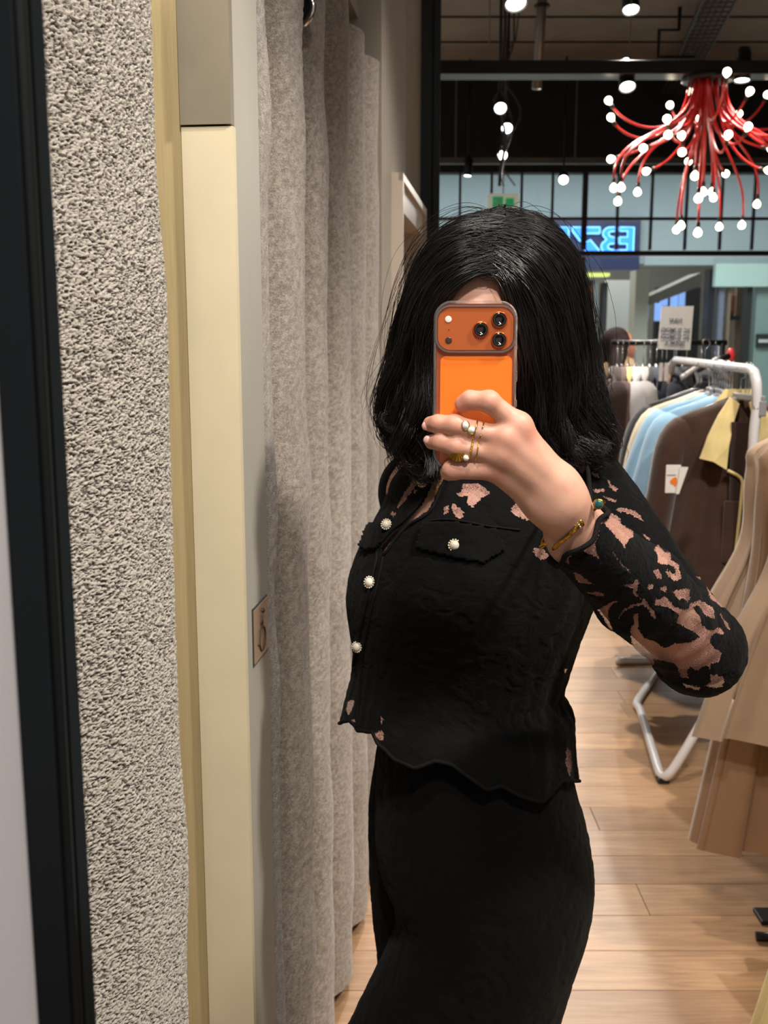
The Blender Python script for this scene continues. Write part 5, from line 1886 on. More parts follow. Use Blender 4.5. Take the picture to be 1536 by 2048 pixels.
# bust towards the viewer-left, folds under it and below the arm, gathers at the waist
zb1 = zat(1165, 1.3)
ang = (th_[None] + PI) % (2 * PI) - PI
rad += 0.10 * np.exp(-((ang - 1.95) / 0.42) ** 2 - ((Zg - zb1) / 0.065) ** 2)
rad -= 0.035 * np.exp(-((ang - 1.25) / 0.35) ** 2 - ((Zg - zat(1180, 1.3)) / 0.10) ** 2)
wq = np.exp(-((Zg - zat(1400, 1.39)) / 0.06) ** 2)
rad += 0.012 * wq * np.sin(34 * th_[None] + 3 * np.sin(5 * th_[None])) * (0.4 + 0.6 * np.clip(np.cos(th_[None]), 0, 1))
pep = np.clip((zat(1400, 1.39) - Zg) / 0.10, 0, 1)
rad += 0.020 * pep * np.sin(13 * th_[None] + 1.2)
fx = np.sin(22 * th_[None] + 60 * (Zg - 1.2)) * np.exp(-((Zg - zat(1240, 1.3)) / 0.05) ** 2) * np.exp(-((ang - 1.0) / 0.5) ** 2)
rad += 0.010 * fx
Pb = np.stack([(cx + a * C * rad).ravel(), (yc - b * S_ * rad).ravel(), Zg.ravel()], 1)
Fb = grid_faces(NR, NTH, True)
Fb = Fb[:, ::-1]
VNECK = [(872, 925), (890, 925), (892, 956), (880, 976), (858, 1021), (809, 1054), (766, 1109), (761, 1097), (781, 1070), (815, 1041), (844, 1007), (866, 963)]
uu, vv = project(Pb)
front = (np.tile(np.sin(th_), NR) > 0.0)
# at the shoulder of the raised arm the body of the blouse runs into the sleeve; no opening is cut there
kill = in_poly(uu, vv, VNECK) & front
NECKTOP = (vv < 935) & front & (uu > 868) & (uu < 1000) & (vv < 935 - 0.0 * uu)
kill |= NECKTOP
keep = ~(kill[Fb].all(1))
Fb = Fb[keep]
me = bpy.data.meshes.new('blouse')
me.from_pydata(Pb.tolist(), [], Fb.tolist())
me.update()
mask = sheer_mask(Pb)
N = vnormals(me)
Pb2 = lace_relief(Pb, N, mask)
bvh_b = BVHTree.FromPolygons([Vector(p) for p in Pb2], [tuple(f) for f in Fb.tolist()])
bpy.data.meshes.remove(me)
blouse = pydata('blouse', Pb2, Fb, M_LACE, pe, True, True)
blouse['label'] = 'black lace blouse with pearl buttons and scalloped hem'
set_attr(blouse.data, 'sheer', mask)


def hit(u, v, bvh=None):
    r = ray(u, v).normalized()
    loc, nrm, idx, dist = (bvh or bvh_b).ray_cast(CAMP, r)
    if loc is None:
        return None, None
    if nrm.dot(r) > 0:
        nrm = -nrm
    return loc, nrm


# hem braid
hp_ = Pb2.reshape(NR, NTH, 3)[-1]
MB().tube([Vector(p) for p in hp_[::2]], 0.0026, 6, closed=True).build('hem_braid', M_TRIM, blouse, True, True)


def edge_tube(pts, r, off=0.0015, n=40, name='front_edge', bvh=None):
    q = smooth_path(pts, n)
    out = []
    for u, v in q:
        l, nn_ = hit(u, v, bvh)
        if l is not None:
            out.append(l + nn_ * off)
    if len(out) > 3:
        # drop jumps
        ok = [out[0]]
        for p in out[1:]:
            if (p - ok[-1]).length < 0.03:
                ok.append(p)
        MB().tube(ok, r, 7).build(name, M_TRIM, blouse, True, True)


def patch(polyg, off, n, name, thick=0.002):
    """a piece of cloth lying on the blouse, outlined in photo pixels"""
    p = np.asarray(polyg, float)
    us = np.arange(p[:, 0].min(), p[:, 0].max() + n, n)
    vs = np.arange(p[:, 1].min(), p[:, 1].max() + n, n)
    G = -np.ones((len(vs), len(us)), int)
    VV = []
    for i, v_ in enumerate(vs):
        for j, u_ in enumerate(us):
            if in_poly(np.array([u_]), np.array([v_]), p)[0]:
                l, nn_ = hit(u_, v_)
                if l is not None:
                    G[i, j] = len(VV)
                    VV.append(l + nn_ * off)
    FF = []
    for i in range(len(vs) - 1):
        for j in range(len(us) - 1):
            q = [G[i, j], G[i, j + 1], G[i + 1, j + 1], G[i + 1, j]]
            if min(q) >= 0:
                FF.append(q)
    if not FF:
        return None
    o = pydata(name, VV, FF, M_LACE, blouse, True, True)
    set_attr(o.data, 'sheer', np.zeros(len(VV)))
    md = o.modifiers.new('thick', 'SOLIDIFY')
    md.thickness = thick
    md.offset = 0
    return o


patch([(846, 1046), (900, 1042), (996, 1058), (1012, 1100), (968, 1128), (905, 1118), (832, 1100)], 0.0035, 4, 'pocket_flap', 0.003)
patch([(742, 1046), (770, 1052), (768, 1100), (735, 1104), (722, 1098)], 0.006, 3, 'pocket_flap', 0.003)
edge_tube([(895, 955), (882, 978), (860, 1024), (811, 1057), (768, 1112)], 0.0022)
edge_tube([(864, 960), (842, 1004), (813, 1038), (779, 1067), (758, 1098), (752, 1130), (738, 1190), (722, 1260), (708, 1330)], 0.0022)
edge_tube([(768, 1112), (757, 1165), (742, 1230), (728, 1300), (722, 1370), (714, 1455)], 0.0014)
edge_tube([(850, 1044), (900, 1040), (996, 1056), (1040, 1060)], 0.0013)

# ---- sleeve of the raised arm
slv = [cone(SH_R, EL_R, 0.066, 0.051, 0.02), cone(EL_R, MID_R, 0.0515, 0.0500, 0.016), cone(MID_R, CUFF, 0.0500, 0.0345, 0.016), cone(CUFF, CUFF + (CUFF - MID_R).normalized() * 0.03, 0.0345, 0.033, 0.01),
       ell(EL_R + Vector((0.006, -0.004, -0.010)), (0.050, 0.046, 0.048), 0.02)]
V, Q = sdf_mesh(slv, 0.0036, it=3)
dcut = (CUFF - MID_R).normalized()
vcut = ray(1157, 1072).normalized()
dcut = (dcut - vcut * dcut.dot(vcut) * 0.85).normalized()
cut_v = (V - np.array(CUFF)) @ np.array(dcut) > 0.0
Q = Q[~cut_v[Q].any(1)]
used = np.unique(Q)
re_ = -np.ones(len(V), int)
re_[used] = np.arange(len(used))
me = bpy.data.meshes.new('sleeve')
me.from_pydata(V[used].tolist(), [], re_[Q].tolist())
me.update()
me2 = subdivided(me, 2)
bpy.data.meshes.remove(me)
P = coords_of(me2).astype(float)
mask = sheer_mask(P)
# wrinkles of the bent sleeve
N = vnormals(me2)
ax1 = (P - np.array(EL_R)) @ np.array((MID_R - EL_R).normalized())
wr1 = np.sin(ax1 * 150 + 4 * vnoise(P, 18, 50)) * 0.0014 * np.exp(-((ax1 - 0.10) / 0.09) ** 2)
P = P + N * wr1[:, None]
P2 = lace_relief(P, N, mask, 0.0009)
fcs = np.empty(len(me2.polygons) * 4, np.int32)
me2.polygons.foreach_get('vertices', fcs)
bvh_s = BVHTree.FromPolygons([Vector(p) for p in P2], [tuple(f) for f in fcs.reshape(-1, 4).tolist()])
slo = pydata('sleeve', P2, fcs.reshape(-1, 4), M_LACE, blouse, True, True)
set_attr(slo.data, 'sheer', mask)
bpy.data.meshes.remove(me2)
# wavy cuff braid
ed = np.sort(np.vstack([fcs.reshape(-1, 4)[:, [i, (i + 1) % 4]] for i in range(4)]), axis=1)
key, cnt_ = np.unique(ed[:, 0].astype(np.int64) * len(P2) + ed[:, 1], return_counts=True)
bv = np.unique(np.concatenate([key[cnt_ == 1] // len(P2), key[cnt_ == 1] % len(P2)]))
ca = dcut.cross(Vector((0, 0, 1))).normalized()
cb = dcut.cross(ca)
rel = P2[bv] - np.array(CUFF)
an_ = np.arctan2(rel @ np.array(cb), rel @ np.array(ca))
oo = np.argsort(an_)
ring = []
for k in range(72):
    a0_ = -PI + 2 * PI * k / 72
    w_ = np.exp(-((((an_ - a0_ + PI) % (2 * PI)) - PI) / 0.12) ** 2)
    p = (P2[bv] * w_[:, None]).sum(0) / w_.sum()
    o_ = Vector(p - np.array(CUFF)).normalized()
    ring.append(Vector(p) + o_ * 0.0012 + dcut * (0.0010 + 0.0035 * math.sin(5 * a0_ + 0.8)))
MB().tube(ring, 0.0028, 7, closed=True).build('cuff_braid', M_TRIM, blouse, True, True)
# ---- sleeve of the hidden arm
V, Q = sdf_mesh([cone(SH_L, EL_L, 0.064, 0.054, 0.02), cone(EL_L, WR_L, 0.054, 0.036, 0.02)], 0.006)
sl2 = pydata('sleeve', V, Q, M_LACE, blouse, True, True)
set_attr(sl2.data, 'sheer', np.zeros(len(V)))
# ---- collar round the neck
rg = []
for k in range(40):
    an = 2 * PI * k / 40
    p = PY(975, 905, 1.39)
    if -0.2 < math.sin(an) or True:
        rg.append(p + Vector((0.098 * math.cos(an), -0.070 * math.sin(an), 0.012 - 0.030 * max(0, math.sin(an)))))
MB().tube(rg[-6:] + rg[:7], 0.009, 8).build('collar', M_TRIM, blouse, True, True)

# ---- pearl buttons in gold settings
M_PEARL = plain('pearl', rgb(236, 226, 208), 0.18, coat=0.6, sss=0.1)
for (u, v, r) in ((847, 966, 0.0075), (775, 1050, 0.0072), (742, 1165, 0.0077), (717, 1293, 0.0074), (908, 1092, 0.0078)):
    l, nn_ = hit(u, v)
    if l is None:
        continue
    tow = (CAMP - l).normalized()
    nn_ = (nn_ * 0.75 + tow * 0.45).normalized()
    M = Matrix.Translation(l + nn_ * 0.0035) @ nn_.to_track_quat('Z', 'Y').to_matrix().to_4x4()
    bt = MB().lathe([(r * 0.75, -0.002), (r, -0.0008), (r, 0.0008), (r * 0.80, 0.0016)], 24, M).build('button', M_GOLD, blouse, True, True)
    mm = MB()
    for k in range(14):
        an = 2 * PI * k / 14
        mm.sphere(M @ Vector((r * 0.93 * math.cos(an), r * 0.93 * math.sin(an), 0.0012)), r * 0.16, 6, 5)
    mm.lathe([(r * 0.80, 0.0008), (r * 0.74, 0.0026), (r * 0.56, 0.0043), (r * 0.3, 0.0054), (0.0001, 0.0058)], 20, M)
    mm.build('button_pearl', M_PEARL, blouse, True, True)

# ------------------------------------------------------------------ trousers
TN = [(1370, 752, 1122, 1.385, 0.124), (1420, 752, 1136, 1.385, 0.128), (1500, 756, 1143, 1.382, 0.138), (1560, 752, 1147, 1.380, 0.144), (1620, 750, 1164, 1.378, 0.150), (1690, 752, 1180, 1.376, 0.152), (1750, 765, 1186, 1.374, 0.150), (1800, 786, 1183, 1.372, 0.147),
      (1850, 791, 1172, 1.370, 0.144), (1900, 774, 1156, 1.370, 0.140), (1950, 750, 1141, 1.370, 0.136), (2000, 725, 1127, 1.370, 0.133), (2048, 700, 1113, 1.370, 0.130), (2150, 655, 1085, 1.372, 0.125), (2300, 640, 1060, 1.375, 0.120), (2480, 640, 1050, 1.38, 0.118), (2610, 640, 1055, 1.385, 0.118)]
TF = [(1470, 756, 900, 1.44, 0.085), (1520, 750, 910, 1.46, 0.10), (1600, 738, 915, 1.47, 0.11), (1680, 736, 915, 1.48, 0.115), (1760, 739, 910, 1.49, 0.115), (1850, 746, 905, 1.50, 0.115), (1920, 754, 900, 1.51, 0.115), (2048, 740, 890, 1.52, 0.112), (2200, 730, 890, 1.53, 0.11), (2330, 725, 890, 1.54, 0.11), (2440, 725, 895, 1.55, 0.11)]


def trouser_leg(rows, nf, seed):
    W_ = rows_world(rows)
    zq = np.linspace(W_[-1][0], W_[0][0], 260)
    cx, a, yc, b = interp_rows(W_, zq)
    th = np.linspace(0, 2 * PI, 300, endpoint=False)
    t_ = np.linspace(0, 1, 260)[:, None]
    g = np.sin(nf * th[None] + 2.2 * np.sin(3 * th[None] + 4 * t_) + seed)
    rad = 1 + 0.010 * g * (0.3 + t_) + 0.016 * np.exp(-(t_ / 0.09) ** 2) * np.sin(38 * th[None] + seed)
    # crease under the hip running down to the front
    X = cx[:, None] + a[:, None] * np.cos(th)[None] * (0.5 + 0.5 * rad)
    Y = yc[:, None] - b[:, None] * np.sin(th)[None] * rad
    Z = np.repeat(zq[:, None], 300, 1)
    P = np.stack([X.ravel(), Y.ravel(), Z.ravel()], 1)
    return P, grid_faces(260, 300, True)[:, ::-1]


tr_root = None
Pn, Fn = trouser_leg(TN, 7, 0.4)
Pf, Ff = trouser_leg(TF, 6, 1.4)
Pt = np.vstack([Pn, Pf])
Ft = np.vstack([Fn, Ff + len(Pn)])
me = bpy.data.meshes.new('w')
me.from_pydata(Pt.tolist(), [], Ft.tolist())
me.update()
N = vnormals(me)
bpy.data.meshes.remove(me)
Pt = lace_relief(Pt, N, np.zeros(len(Pt)), 0.0012)
trs = pydata('trousers', Pt, Ft, M_LACE, pe, True, True)
trs['label'] = 'black lace wide trousers'
set_attr(trs.data, 'sheer', np.zeros(len(Pt)))
for c_ in (Vector((0.03, 1.39, 0.0)), Vector((0.02, 1.55, 0.0))):
    V, Q = sdf_mesh([cone(c_ + Vector((0.05, 0, 0.045)), c_ + Vector((-0.12, -0.03, 0.035)), 0.043, 0.032, 0.03), cone(c_ + Vector((0.06, 0, 0.05)), c_ + Vector((0.05, 0, 0.11)), 0.042, 0.045, 0.02)], 0.006)
    V[:, 2] = np.maximum(V[:, 2], 0.002)
    pydata('shoe', V, Q, plain('black_leather', rgb(16, 15, 16), 0.35), pe, True, True)

# ------------------------------------------------------------------ hair
YO_ = 0.39
GUIDES = [
    [(986, 541, .864), (950, 552, .862), (908, 578, .866), (880, 625, .876), (866, 705, .882), (865, 795, .884), (868, 855, .888), (876, 915, .892)],      # left, framing the face
    [(993, 522, .868), (930, 532, .868), (882, 582, .878), (850, 660, .888), (834, 750, .893), (826, 830, .893), (836, 888, .890), (846, 945, .890)],
    [(1000, 470, .898), (935, 470, .900), (874, 520, .910), (832, 605, .922), (808, 700, .930), (791, 780, .930), (784, 838, .928), (800, 905, .922)],
    [(1005, 436, .955), (945, 442, .960), (878, 490, .975), (834, 575, .99), (811, 680, .995), (795, 785, .99), (791, 845, .98), (812, 932, .97)],
    [(1006, 432, 1.00), (960, 448, 1.03), (905, 515, 1.06), (872, 620, 1.075), (860, 740, 1.07), (862, 830, 1.065), (872, 890, 1.055), (882, 935, 1.05)],
    [(1010, 432, 1.00), (1050, 448, 1.035), (1090, 520, 1.065), (1112, 620, 1.08), (1122, 740, 1.075), (1138, 820, 1.065), (1160, 880, 1.055), (1185, 912, 1.04)],
    [(1010, 436, .955), (1062, 440, .965), (1116, 490, .98), (1150, 575, .99), (1168, 680, .995), (1180, 760, .99), (1204, 822, .985), (1224, 885, .98)],
    [(1003, 470, .898), (1065, 478, .902), (1114, 540, .914), (1143, 640, .926), (1154, 730, .930), (1165, 800, .930), (1190, 852, .930), (1214, 888, .935)],
    [(996, 522, .868), (1038, 545, .866), (1073, 615, .878), (1093, 715, .888), (1100, 800, .893), (1116, 862, .898), (1142, 900, .902), (1168, 918, .915)],
    [(992, 541, .864), (1008, 570, .862), (1020, 620, .870), (1037, 705, .878), (1042, 785, .884), (1052, 845, .890), (1078, 893, .898), (1112, 922, .906)],     # right, framing the face
]
NG, NPT = len(GUIDES), 34
GW = np.stack([smooth_path([tuple(PY(u, v, y + YO_ - (0.012 if (k < 4 and y < 0.93) else 0))) for k, (u, v, y) in enumerate(g)], NPT) for g in GUIDES])
HCv = np.array(HC)


def hair_surface(s):
    """s (n,) in 0..NG-1 -> (n, NPT, 3)"""
    s = np.clip(s, 0, NG - 1 - 1e-6)
    i = np.floor(s).astype(int)
    f = (s - i)[:, None, None]
    E = np.concatenate([2 * GW[:1] - GW[1:2], GW, 2 * GW[-1:] - GW[-2:-1]])
    a, b, c, d = E[i], E[i + 1], E[i + 2], E[i + 3]
    return 0.5 * ((2 * b) + (c - a) * f + (2 * a - 5 * b + 4 * c - d) * f ** 2 + (3 * b - a - 3 * c + d) * f ** 3)


def out_dir(P):
    d = P - HCv
    d[..., 2] = np.where(P[..., 2] > HCv[2], d[..., 2], d[..., 2] * 0.15)
    return d / (np.linalg.norm(d, axis=-1, keepdims=True) + 1e-9)


tpar = np.linspace(0, 1, NPT)
HV, HF = [], []
off_ = 0
# base sheet under the strands (gives the mass of hair)
sg_ = np.linspace(0, NG - 1, 150)
Pg = hair_surface(sg_)
Pg = Pg - out_dir(Pg) * 0.007
lockw = 0.004 * np.sin(sg_[:, None] * 17 + 2 * np.sin(tpar[None] * 4)) * np.clip(tpar[None] * 2, 0.1, 1)
Pg = Pg + out_dir(Pg) * lockw[..., None]
g = grid_faces(150, NPT - 11, False)
g = (g // (NPT - 11)) * NPT + g % (NPT - 11)
HV.append(Pg.reshape(-1, 3))
HF.append(g)
off_ += Pg.shape[0] * NPT


def add_strands(n, s_lo, s_hi, depth_hi, rad, curl=0.010, fly=0.0, seed=1, clump=0.65, tmin=0.80):
    global off_
    r = np.random.default_rng(seed)
    s = r.uniform(s_lo, s_hi, n)
    LK = 6.0                                       # locks per guide interval
    lock = np.floor(s * LK)
    sc = (lock + 0.5) / LK
    P = hair_surface(s)
    Pc = hair_surface(sc)
    cl = (clump * tpar ** 1.3)[None, :, None]
    P = P * (1 - cl) + Pc * cl
    O = out_dir(P)
    T = np.gradient(P, axis=1)
    T /= np.linalg.norm(T, axis=2, keepdims=True) + 1e-9
    B = np.cross(T, O)
    dep = r.uniform(-0.004, depth_hi, n)[:, None, None]
    env = np.clip(tpar * 3, 0.12, 1)[None, :, None]
    P = P + O * dep * env
    lr = np.random.default_rng(77)
    LPH = lr.uniform(0, 6.28, 80)
    LAM = lr.uniform(0.4, 1.6, 80)
    LFQ = lr.uniform(0.8, 1.3, 80)
    li = lock.astype(int) % 80
    ph_ = LPH[li][:, None] + r.normal(0, 0.35, n)[:, None]
    wv = np.clip((tpar - 0.40) / 0.60, 0, 1)[None] ** 1.1
    angc = ph_ + tpar[None] * 12 * LFQ[li][:, None]
    am = curl * LAM[li][:, None] * wv
    P = P + B * (am * np.sin(angc))[..., None] + O * (am * 0.7 * np.cos(angc))[..., None]
    rj = r.normal(0, 1, (n, 3)) * np.array([0.0045, 0.002, 0.0045])
    P = P + rj[:, None, :] * np.exp(-(tpar / 0.10) ** 2)[None, :, None]
    LOF = lr.normal(0, 1, (80, 2))
    P = P + (O * LOF[li][:, None, :1] + B * LOF[li][:, None, 1:]) * (0.0035 * np.sin(tpar * PI) ** 1.0)[None, :, None]
    # loose differences between single hairs
    jit = r.normal(0, 1, (n, 3, 3))
    k = np.stack([np.sin(tpar * 3.1), np.sin(tpar * 6.3), tpar ** 2], 0)
    P = P + np.einsum('nkc,kt->ntc', jit, k) * np.array([0.0022, 0.0022, 0.0022]) * (1 + fly * 4)
    if fly:
        P = P + O * (r.uniform(0, 0.012, n)[:, None] * np.sin(tpar * PI * r.uniform(0.6, 1.2, n)[:, None]) ** 2)[..., None]
    # cut lengths
    LLN = lr.uniform(tmin, 1.0, 80)
    ln = np.clip(LLN[li] + r.normal(0, 0.03, n), 0.5, 1.0)
    tq = tpar[None] * ln[:, None] * (NPT - 1)
    i0 = np.clip(np.floor(tq).astype(int), 0, NPT - 2)
    f = (tq - i0)[..., None]
    ar = np.arange(n)[:, None]
    P = P[ar, i0] * (1 - f) + P[ar, i0 + 1] * f
    # three-sided tubes
    O = out_dir(P)
    T = np.gradient(P, axis=1)
    T /= np.linalg.norm(T, axis=2, keepdims=True) + 1e-9
    A = np.cross(T, O)
    A /= np.linalg.norm(A, axis=2, keepdims=True) + 1e-9
    B = np.cross(T, A)
    rr = rad * r.uniform(0.7, 1.3, n)[:, None] * (1 - 0.6 * tpar[None] ** 4)
    ringv = []
    for q in range(3):
        an = 2 * PI * q / 3
        ringv.append(P + (A * math.cos(an) + B * math.sin(an)) * rr[..., None])
    R = np.stack(ringv, 2).reshape(-1, 3)               # n*NPT*3
    base = (np.arange(n)[:, None] * NPT + np.arange(NPT - 1)[None])[..., None] * 3
    q = np.arange(3)[None, None]
    q2 = (q + 1) % 3
    F = np.stack([base + q, base + q2, base + 3 + q2, base + 3 + q], -1).reshape(-1, 4) + off_
    HV.append(R)
    HF.append(F)
    off_ += len(R)


add_strands(2700, 0.06, 3.3, 0.011, 0.00052, 0.022, 0, 1, 0.82, 0.70)
add_strands(2700, 5.7, 8.94, 0.011, 0.00052, 0.018, 0, 2, 0.75, 0.74)
add_strands(500, 3.3, 5.7, 0.010, 0.0008, 0.010, 0, 3)
add_strands(110, 0.3, 3.6, 0.020, 0.00030, 0.020, 0.6, 4, 0.2, 0.7)
add_strands(110, 5.4, 8.7, 0.020, 0.00030, 0.018, 0.6, 5, 0.2, 0.7)


def add_lock(pts, n, spread0, spread1, seed):
    """a curling lock through photo points (u, v, depth)"""
    global off_
    r = np.random.default_rng(seed)
    K = 30
    C_ = smooth_path([tuple(PY(*p)) for p in pts], K)
    t_ = np.linspace(0, 1, K)
    sp = spread0 + (spread1 - spread0) * t_
    o = r.normal(0, 1, (n, 3))
    o2 = r.normal(0, 1, (n, 3))
    P = C_[None] + (o[:, None, :] * (1 - t_)[None, :, None] + o2[:, None, :] * t_[None, :, None]) * sp[None, :, None]
    P = P + r.normal(0, 1, (n, 1, 3)) * 0.0025 * np.sin(t_ * 7 + r.uniform(0, 6, (n, 1)))[..., None] * t_[None, :, None]
    T = np.gradient(P, axis=1)
    T /= np.linalg.norm(T, axis=2, keepdims=True) + 1e-9
    A = np.cross(T, np.array([0.1, 1.0, 0.2]))
    A /= np.linalg.norm(A, axis=2, keepdims=True) + 1e-9
    B = np.cross(T, A)
    rr = 0.00052 * r.uniform(0.7, 1.3, n)[:, None] * (1 - 0.7 * t_[None] ** 3)
    R = np.stack([P + (A * math.cos(2 * PI * q / 3) + B * math.sin(2 * PI * q / 3)) * rr[..., None] for q in range(3)], 2).reshape(-1, 3)
    base = (np.arange(n)[:, None] * K + np.arange(K - 1)[None])[..., None] * 3
    q = np.arange(3)[None, None]
    q2 = (q + 1) % 3
    HV.append(R)
    HF.append(np.stack([base + q, base + q2, base + 3 + q2, base + 3 + q], -1).reshape(-1, 4) + off_)
    off_ += len(R)


LOCKS = [
    [(812, 690, 1.315), (795, 745, 1.312), (781, 795, 1.310), (790, 838, 1.305), (783, 868, 1.300), (797, 900, 1.300), (815, 918, 1.305)],
    [(825, 740, 1.300), (800, 790, 1.300), (785, 822, 1.298), (771, 832, 1.295), (774, 852, 1.29), (800, 858, 1.29)],
    [(840, 770, 1.292), (815, 840, 1.290), (800, 878, 1.288), (808, 918, 1.285), (832, 940, 1.285), (852, 928, 1.29)],
    [(855, 800, 1.290), (842, 880, 1.288), (824, 915, 1.285), (836, 953, 1.283), (862, 962, 1.285)],
    [(868, 810, 1.285), (872, 880, 1.283), (862, 930, 1.283), (846, 958, 1.285), (832, 950, 1.288)],
    [(806, 830, 1.300), (787, 872, 1.298), (793, 903, 1.295), (814, 906, 1.29), (812, 888, 1.29)],
    [(800, 740, 1.320), (784, 790, 1.318), (776, 815, 1.315), (788, 850, 1.312), (800, 885, 1.31), (790, 915, 1.31), (806, 945, 1.31)],
    [(876, 850, 1.285), (880, 900, 1.284), (870, 940, 1.284), (878, 962, 1.284)],
    [(1145, 730, 1.310), (1166, 795, 1.310), (1192, 832, 1.310), (1214, 862, 1.312), (1229, 892, 1.315), (1222, 918, 1.318)],
    [(1130, 770, 1.300), (1156, 845, 1.302), (1188, 878, 1.305), (1214, 893, 1.31), (1226, 922, 1.315)],
    [(1100, 790, 1.290), (1128, 868, 1.293), (1163, 898, 1.298), (1200, 903, 1.303), (1216, 886, 1.306)],
    [(1070, 810, 1.285), (1102, 886, 1.288), (1140, 912, 1.293), (1182, 912, 1.300), (1212, 928, 1.306)],
    [(1052, 820, 1.282), (1080, 890, 1.284), (1118, 922, 1.288), (1152, 934, 1.294)],
    [(1150, 790, 1.320), (1180, 835, 1.322), (1205, 850, 1.322), (1222, 880, 1.324), (1210, 905, 1.324), (1190, 898, 1.322)],
    [(1120, 840, 1.300), (1150, 890, 1.302), (1185, 905, 1.306), (1200, 925, 1.310), (1180, 932, 1.310)],
]
for i, q in enumerate(LOCKS):
    add_lock(q, 46, 0.0065, 0.0030, 100 + i)
    add_lock([(u + RNG.uniform(-14, 14), v + RNG.uniform(-8, 8), y + 0.006) for u, v, y in q], 14, 0.007, 0.006, 200 + i)
Vh = np.vstack(HV)
Fh = np.vstack(HF)
t = NT('black_hair')
vec = t.coords((1, 1, 0.25))
n1 = t.noise(vec, 60, 3)
t.base(t.ramp(n1, [(0.35, rgb(9, 8, 9)), (0.7, rgb(24, 19, 20))]))
t.b.inputs['Roughness'].default_value = 0.33
t.b.inputs['Specular IOR Level'].default_value = 0.6
M_HAIR = t.m
mh = bpy.data.meshes.new('hair')
mh.vertices.add(len(Vh))
Vl = Vh - np.array(wmat(pe).translation)
mh.vertices.foreach_set('co', Vl.astype(np.float32).ravel())
mh.loops.add(len(Fh) * 4)
mh.loops.foreach_set('vertex_index', Fh.astype(np.int32).ravel())
mh.polygons.add(len(Fh))
mh.polygons.foreach_set('loop_start', (np.arange(len(Fh)) * 4).astype(np.int32))
mh.update(calc_edges=True)
mh.validate()
ho = link_mesh('hair', mh, M_HAIR, pe, True)
ho['label'] = 'long wavy black hair parted in the middle'
# close-fitting cap of hair roots over the skull
V, Q = sdf_mesh([ell(HC + Vector((0, 0.012, 0.004)), (0.080, 0.092, 0.092), 0.01), cone(PY(880, 690, 1.37), PY(862, 820, 1.38), 0.035, 0.026, 0.02), cone(PY(1060, 690, 1.37), PY(1110, 850, 1.38), 0.040, 0.034, 0.02), cone(PY(965, 640, 1.42), PY(980, 880, 1.44), 0.07, 0.07, 0.03)], 0.006)
pydata('hair_roots', V, Q, M_HAIR, pe, True, True)

# ================================================================== PHONE
ph = empty('phone', ph_c)
tag(ph, 'orange smartphone with three lenses in a clear case held before the face', 'phone')


def rrect(w, h, r, n=7, cx=0.0, cy=0.0):
    out = []
    for sx, sy, a0 in ((1, 1, 0), (-1, 1, 90), (-1, -1, 180), (1, -1, 270)):
        for k in range(n + 1):
            an = math.radians(a0 + 90 * k / n)
            out.append((cx + sx * (w / 2 - r) + r * math.cos(an), cy + sy * (h / 2 - r) + r * math.sin(an)))
    return out


def ring_prism(mb, outer, inner, z0, z1, M):
    n = len(outer)
    vs = [M @ Vector((x, y, z)) for z in (z0, z1) for x, y in outer] + [M @ Vector((x, y, z)) for z in (z0, z1) for x, y in inner]
    fs = []
    for k in range(n):
        k2 = (k + 1) % n
        fs += [(k, k2, n + k2, n + k), (2 * n + k2, 2 * n + k, 3 * n + k, 3 * n + k2), (n + k, n + k2, 3 * n + k2, 3 * n + k), (k2, k, 2 * n + k, 2 * n + k2)]
    mb.add(vs, fs)


def px(u, v):
    """photo pixel -> phone-plane coordinates"""
    q = MP.inverted() @ HP(u, v, 0)
    return q.x, q.y


M_PHO = plain('orange_aluminium', rgb(184, 92, 60), 0.34, 0.45)
M_PHG = plain('orange_glass', rgb(246, 124, 34), 0.18, 0.0, 0.5, coat=0.3)
M_PHP = plain('plateau_orange', rgb(190, 98, 50), 0.32, 0.3)
M_LEN = plain('lens_black', rgb(6, 6, 8), 0.08, 0, 0.8, coat=1.0)
M_LENR = plain('lens_ring', rgb(214, 96, 44), 0.22, 0.8)
t = NT('clear_case')
tr = t.add('ShaderNodeBsdfTransparent')
tr.inputs[0].default_value = (0.97, 0.95, 0.95, 1)
gl = t.add('ShaderNodeBsdfGlossy')
gl.inputs['Roughness'].default_value = 0.12
df = t.add('ShaderNodeBsdfDiffuse')
df.inputs[0].default_value = rgb(232, 214, 208)
lw = t.add('ShaderNodeFresnel')
lw.inputs[0].default_value = 1.5
m1 = t.add('ShaderNodeMixShader')
m1.inputs[0].default_value = 0.10
t.link(tr.outputs[0], m1.inputs[1])
t.link(df.outputs[0], m1.inputs[2])
m2 = t.add('ShaderNodeMixShader')
t.link(lw.outputs[0], m2.inputs[0])
t.link(m1.outputs[0], m2.inputs[1])
t.link(gl.outputs[0], m2.inputs[2])
t.link(m2.outputs[0], t.out.inputs[0])
M_CASE = t.m
MB().prism(rrect(0.0735, 0.1545, 0.0135), -0.0042, 0.0038, MP).build('phone_body', M_PHO, ph, world=True)
MB().prism(rrect(0.0690, 0.1500, 0.0115), -0.0046, -0.0042, MP).build('screen', plain('screen_black', rgb(10, 10, 14), 0.08, coat=1.0), ph, world=True)
x0, y0 = px(881, 712)
x1, y1 = px(1021, 930)
MB().prism(rrect(x1 - x0, y0 - y1, 0.0055, 6, (x0 + x1) / 2, (y0 + y1) / 2), 0.0038, 0.0044, MP).build('back_glass', M_PHG, ph, world=True)
x0, y0 = px(876, 615)
x1, y1 = px(1026, 700)
pl = MB().prism(rrect(x1 - x0, y0 - y1, 0.0120, 8, (x0 + x1) / 2, (y0 + y1) / 2), 0.0038, 0.0066, MP).build('camera_plateau', M_PHP, ph, world=True)
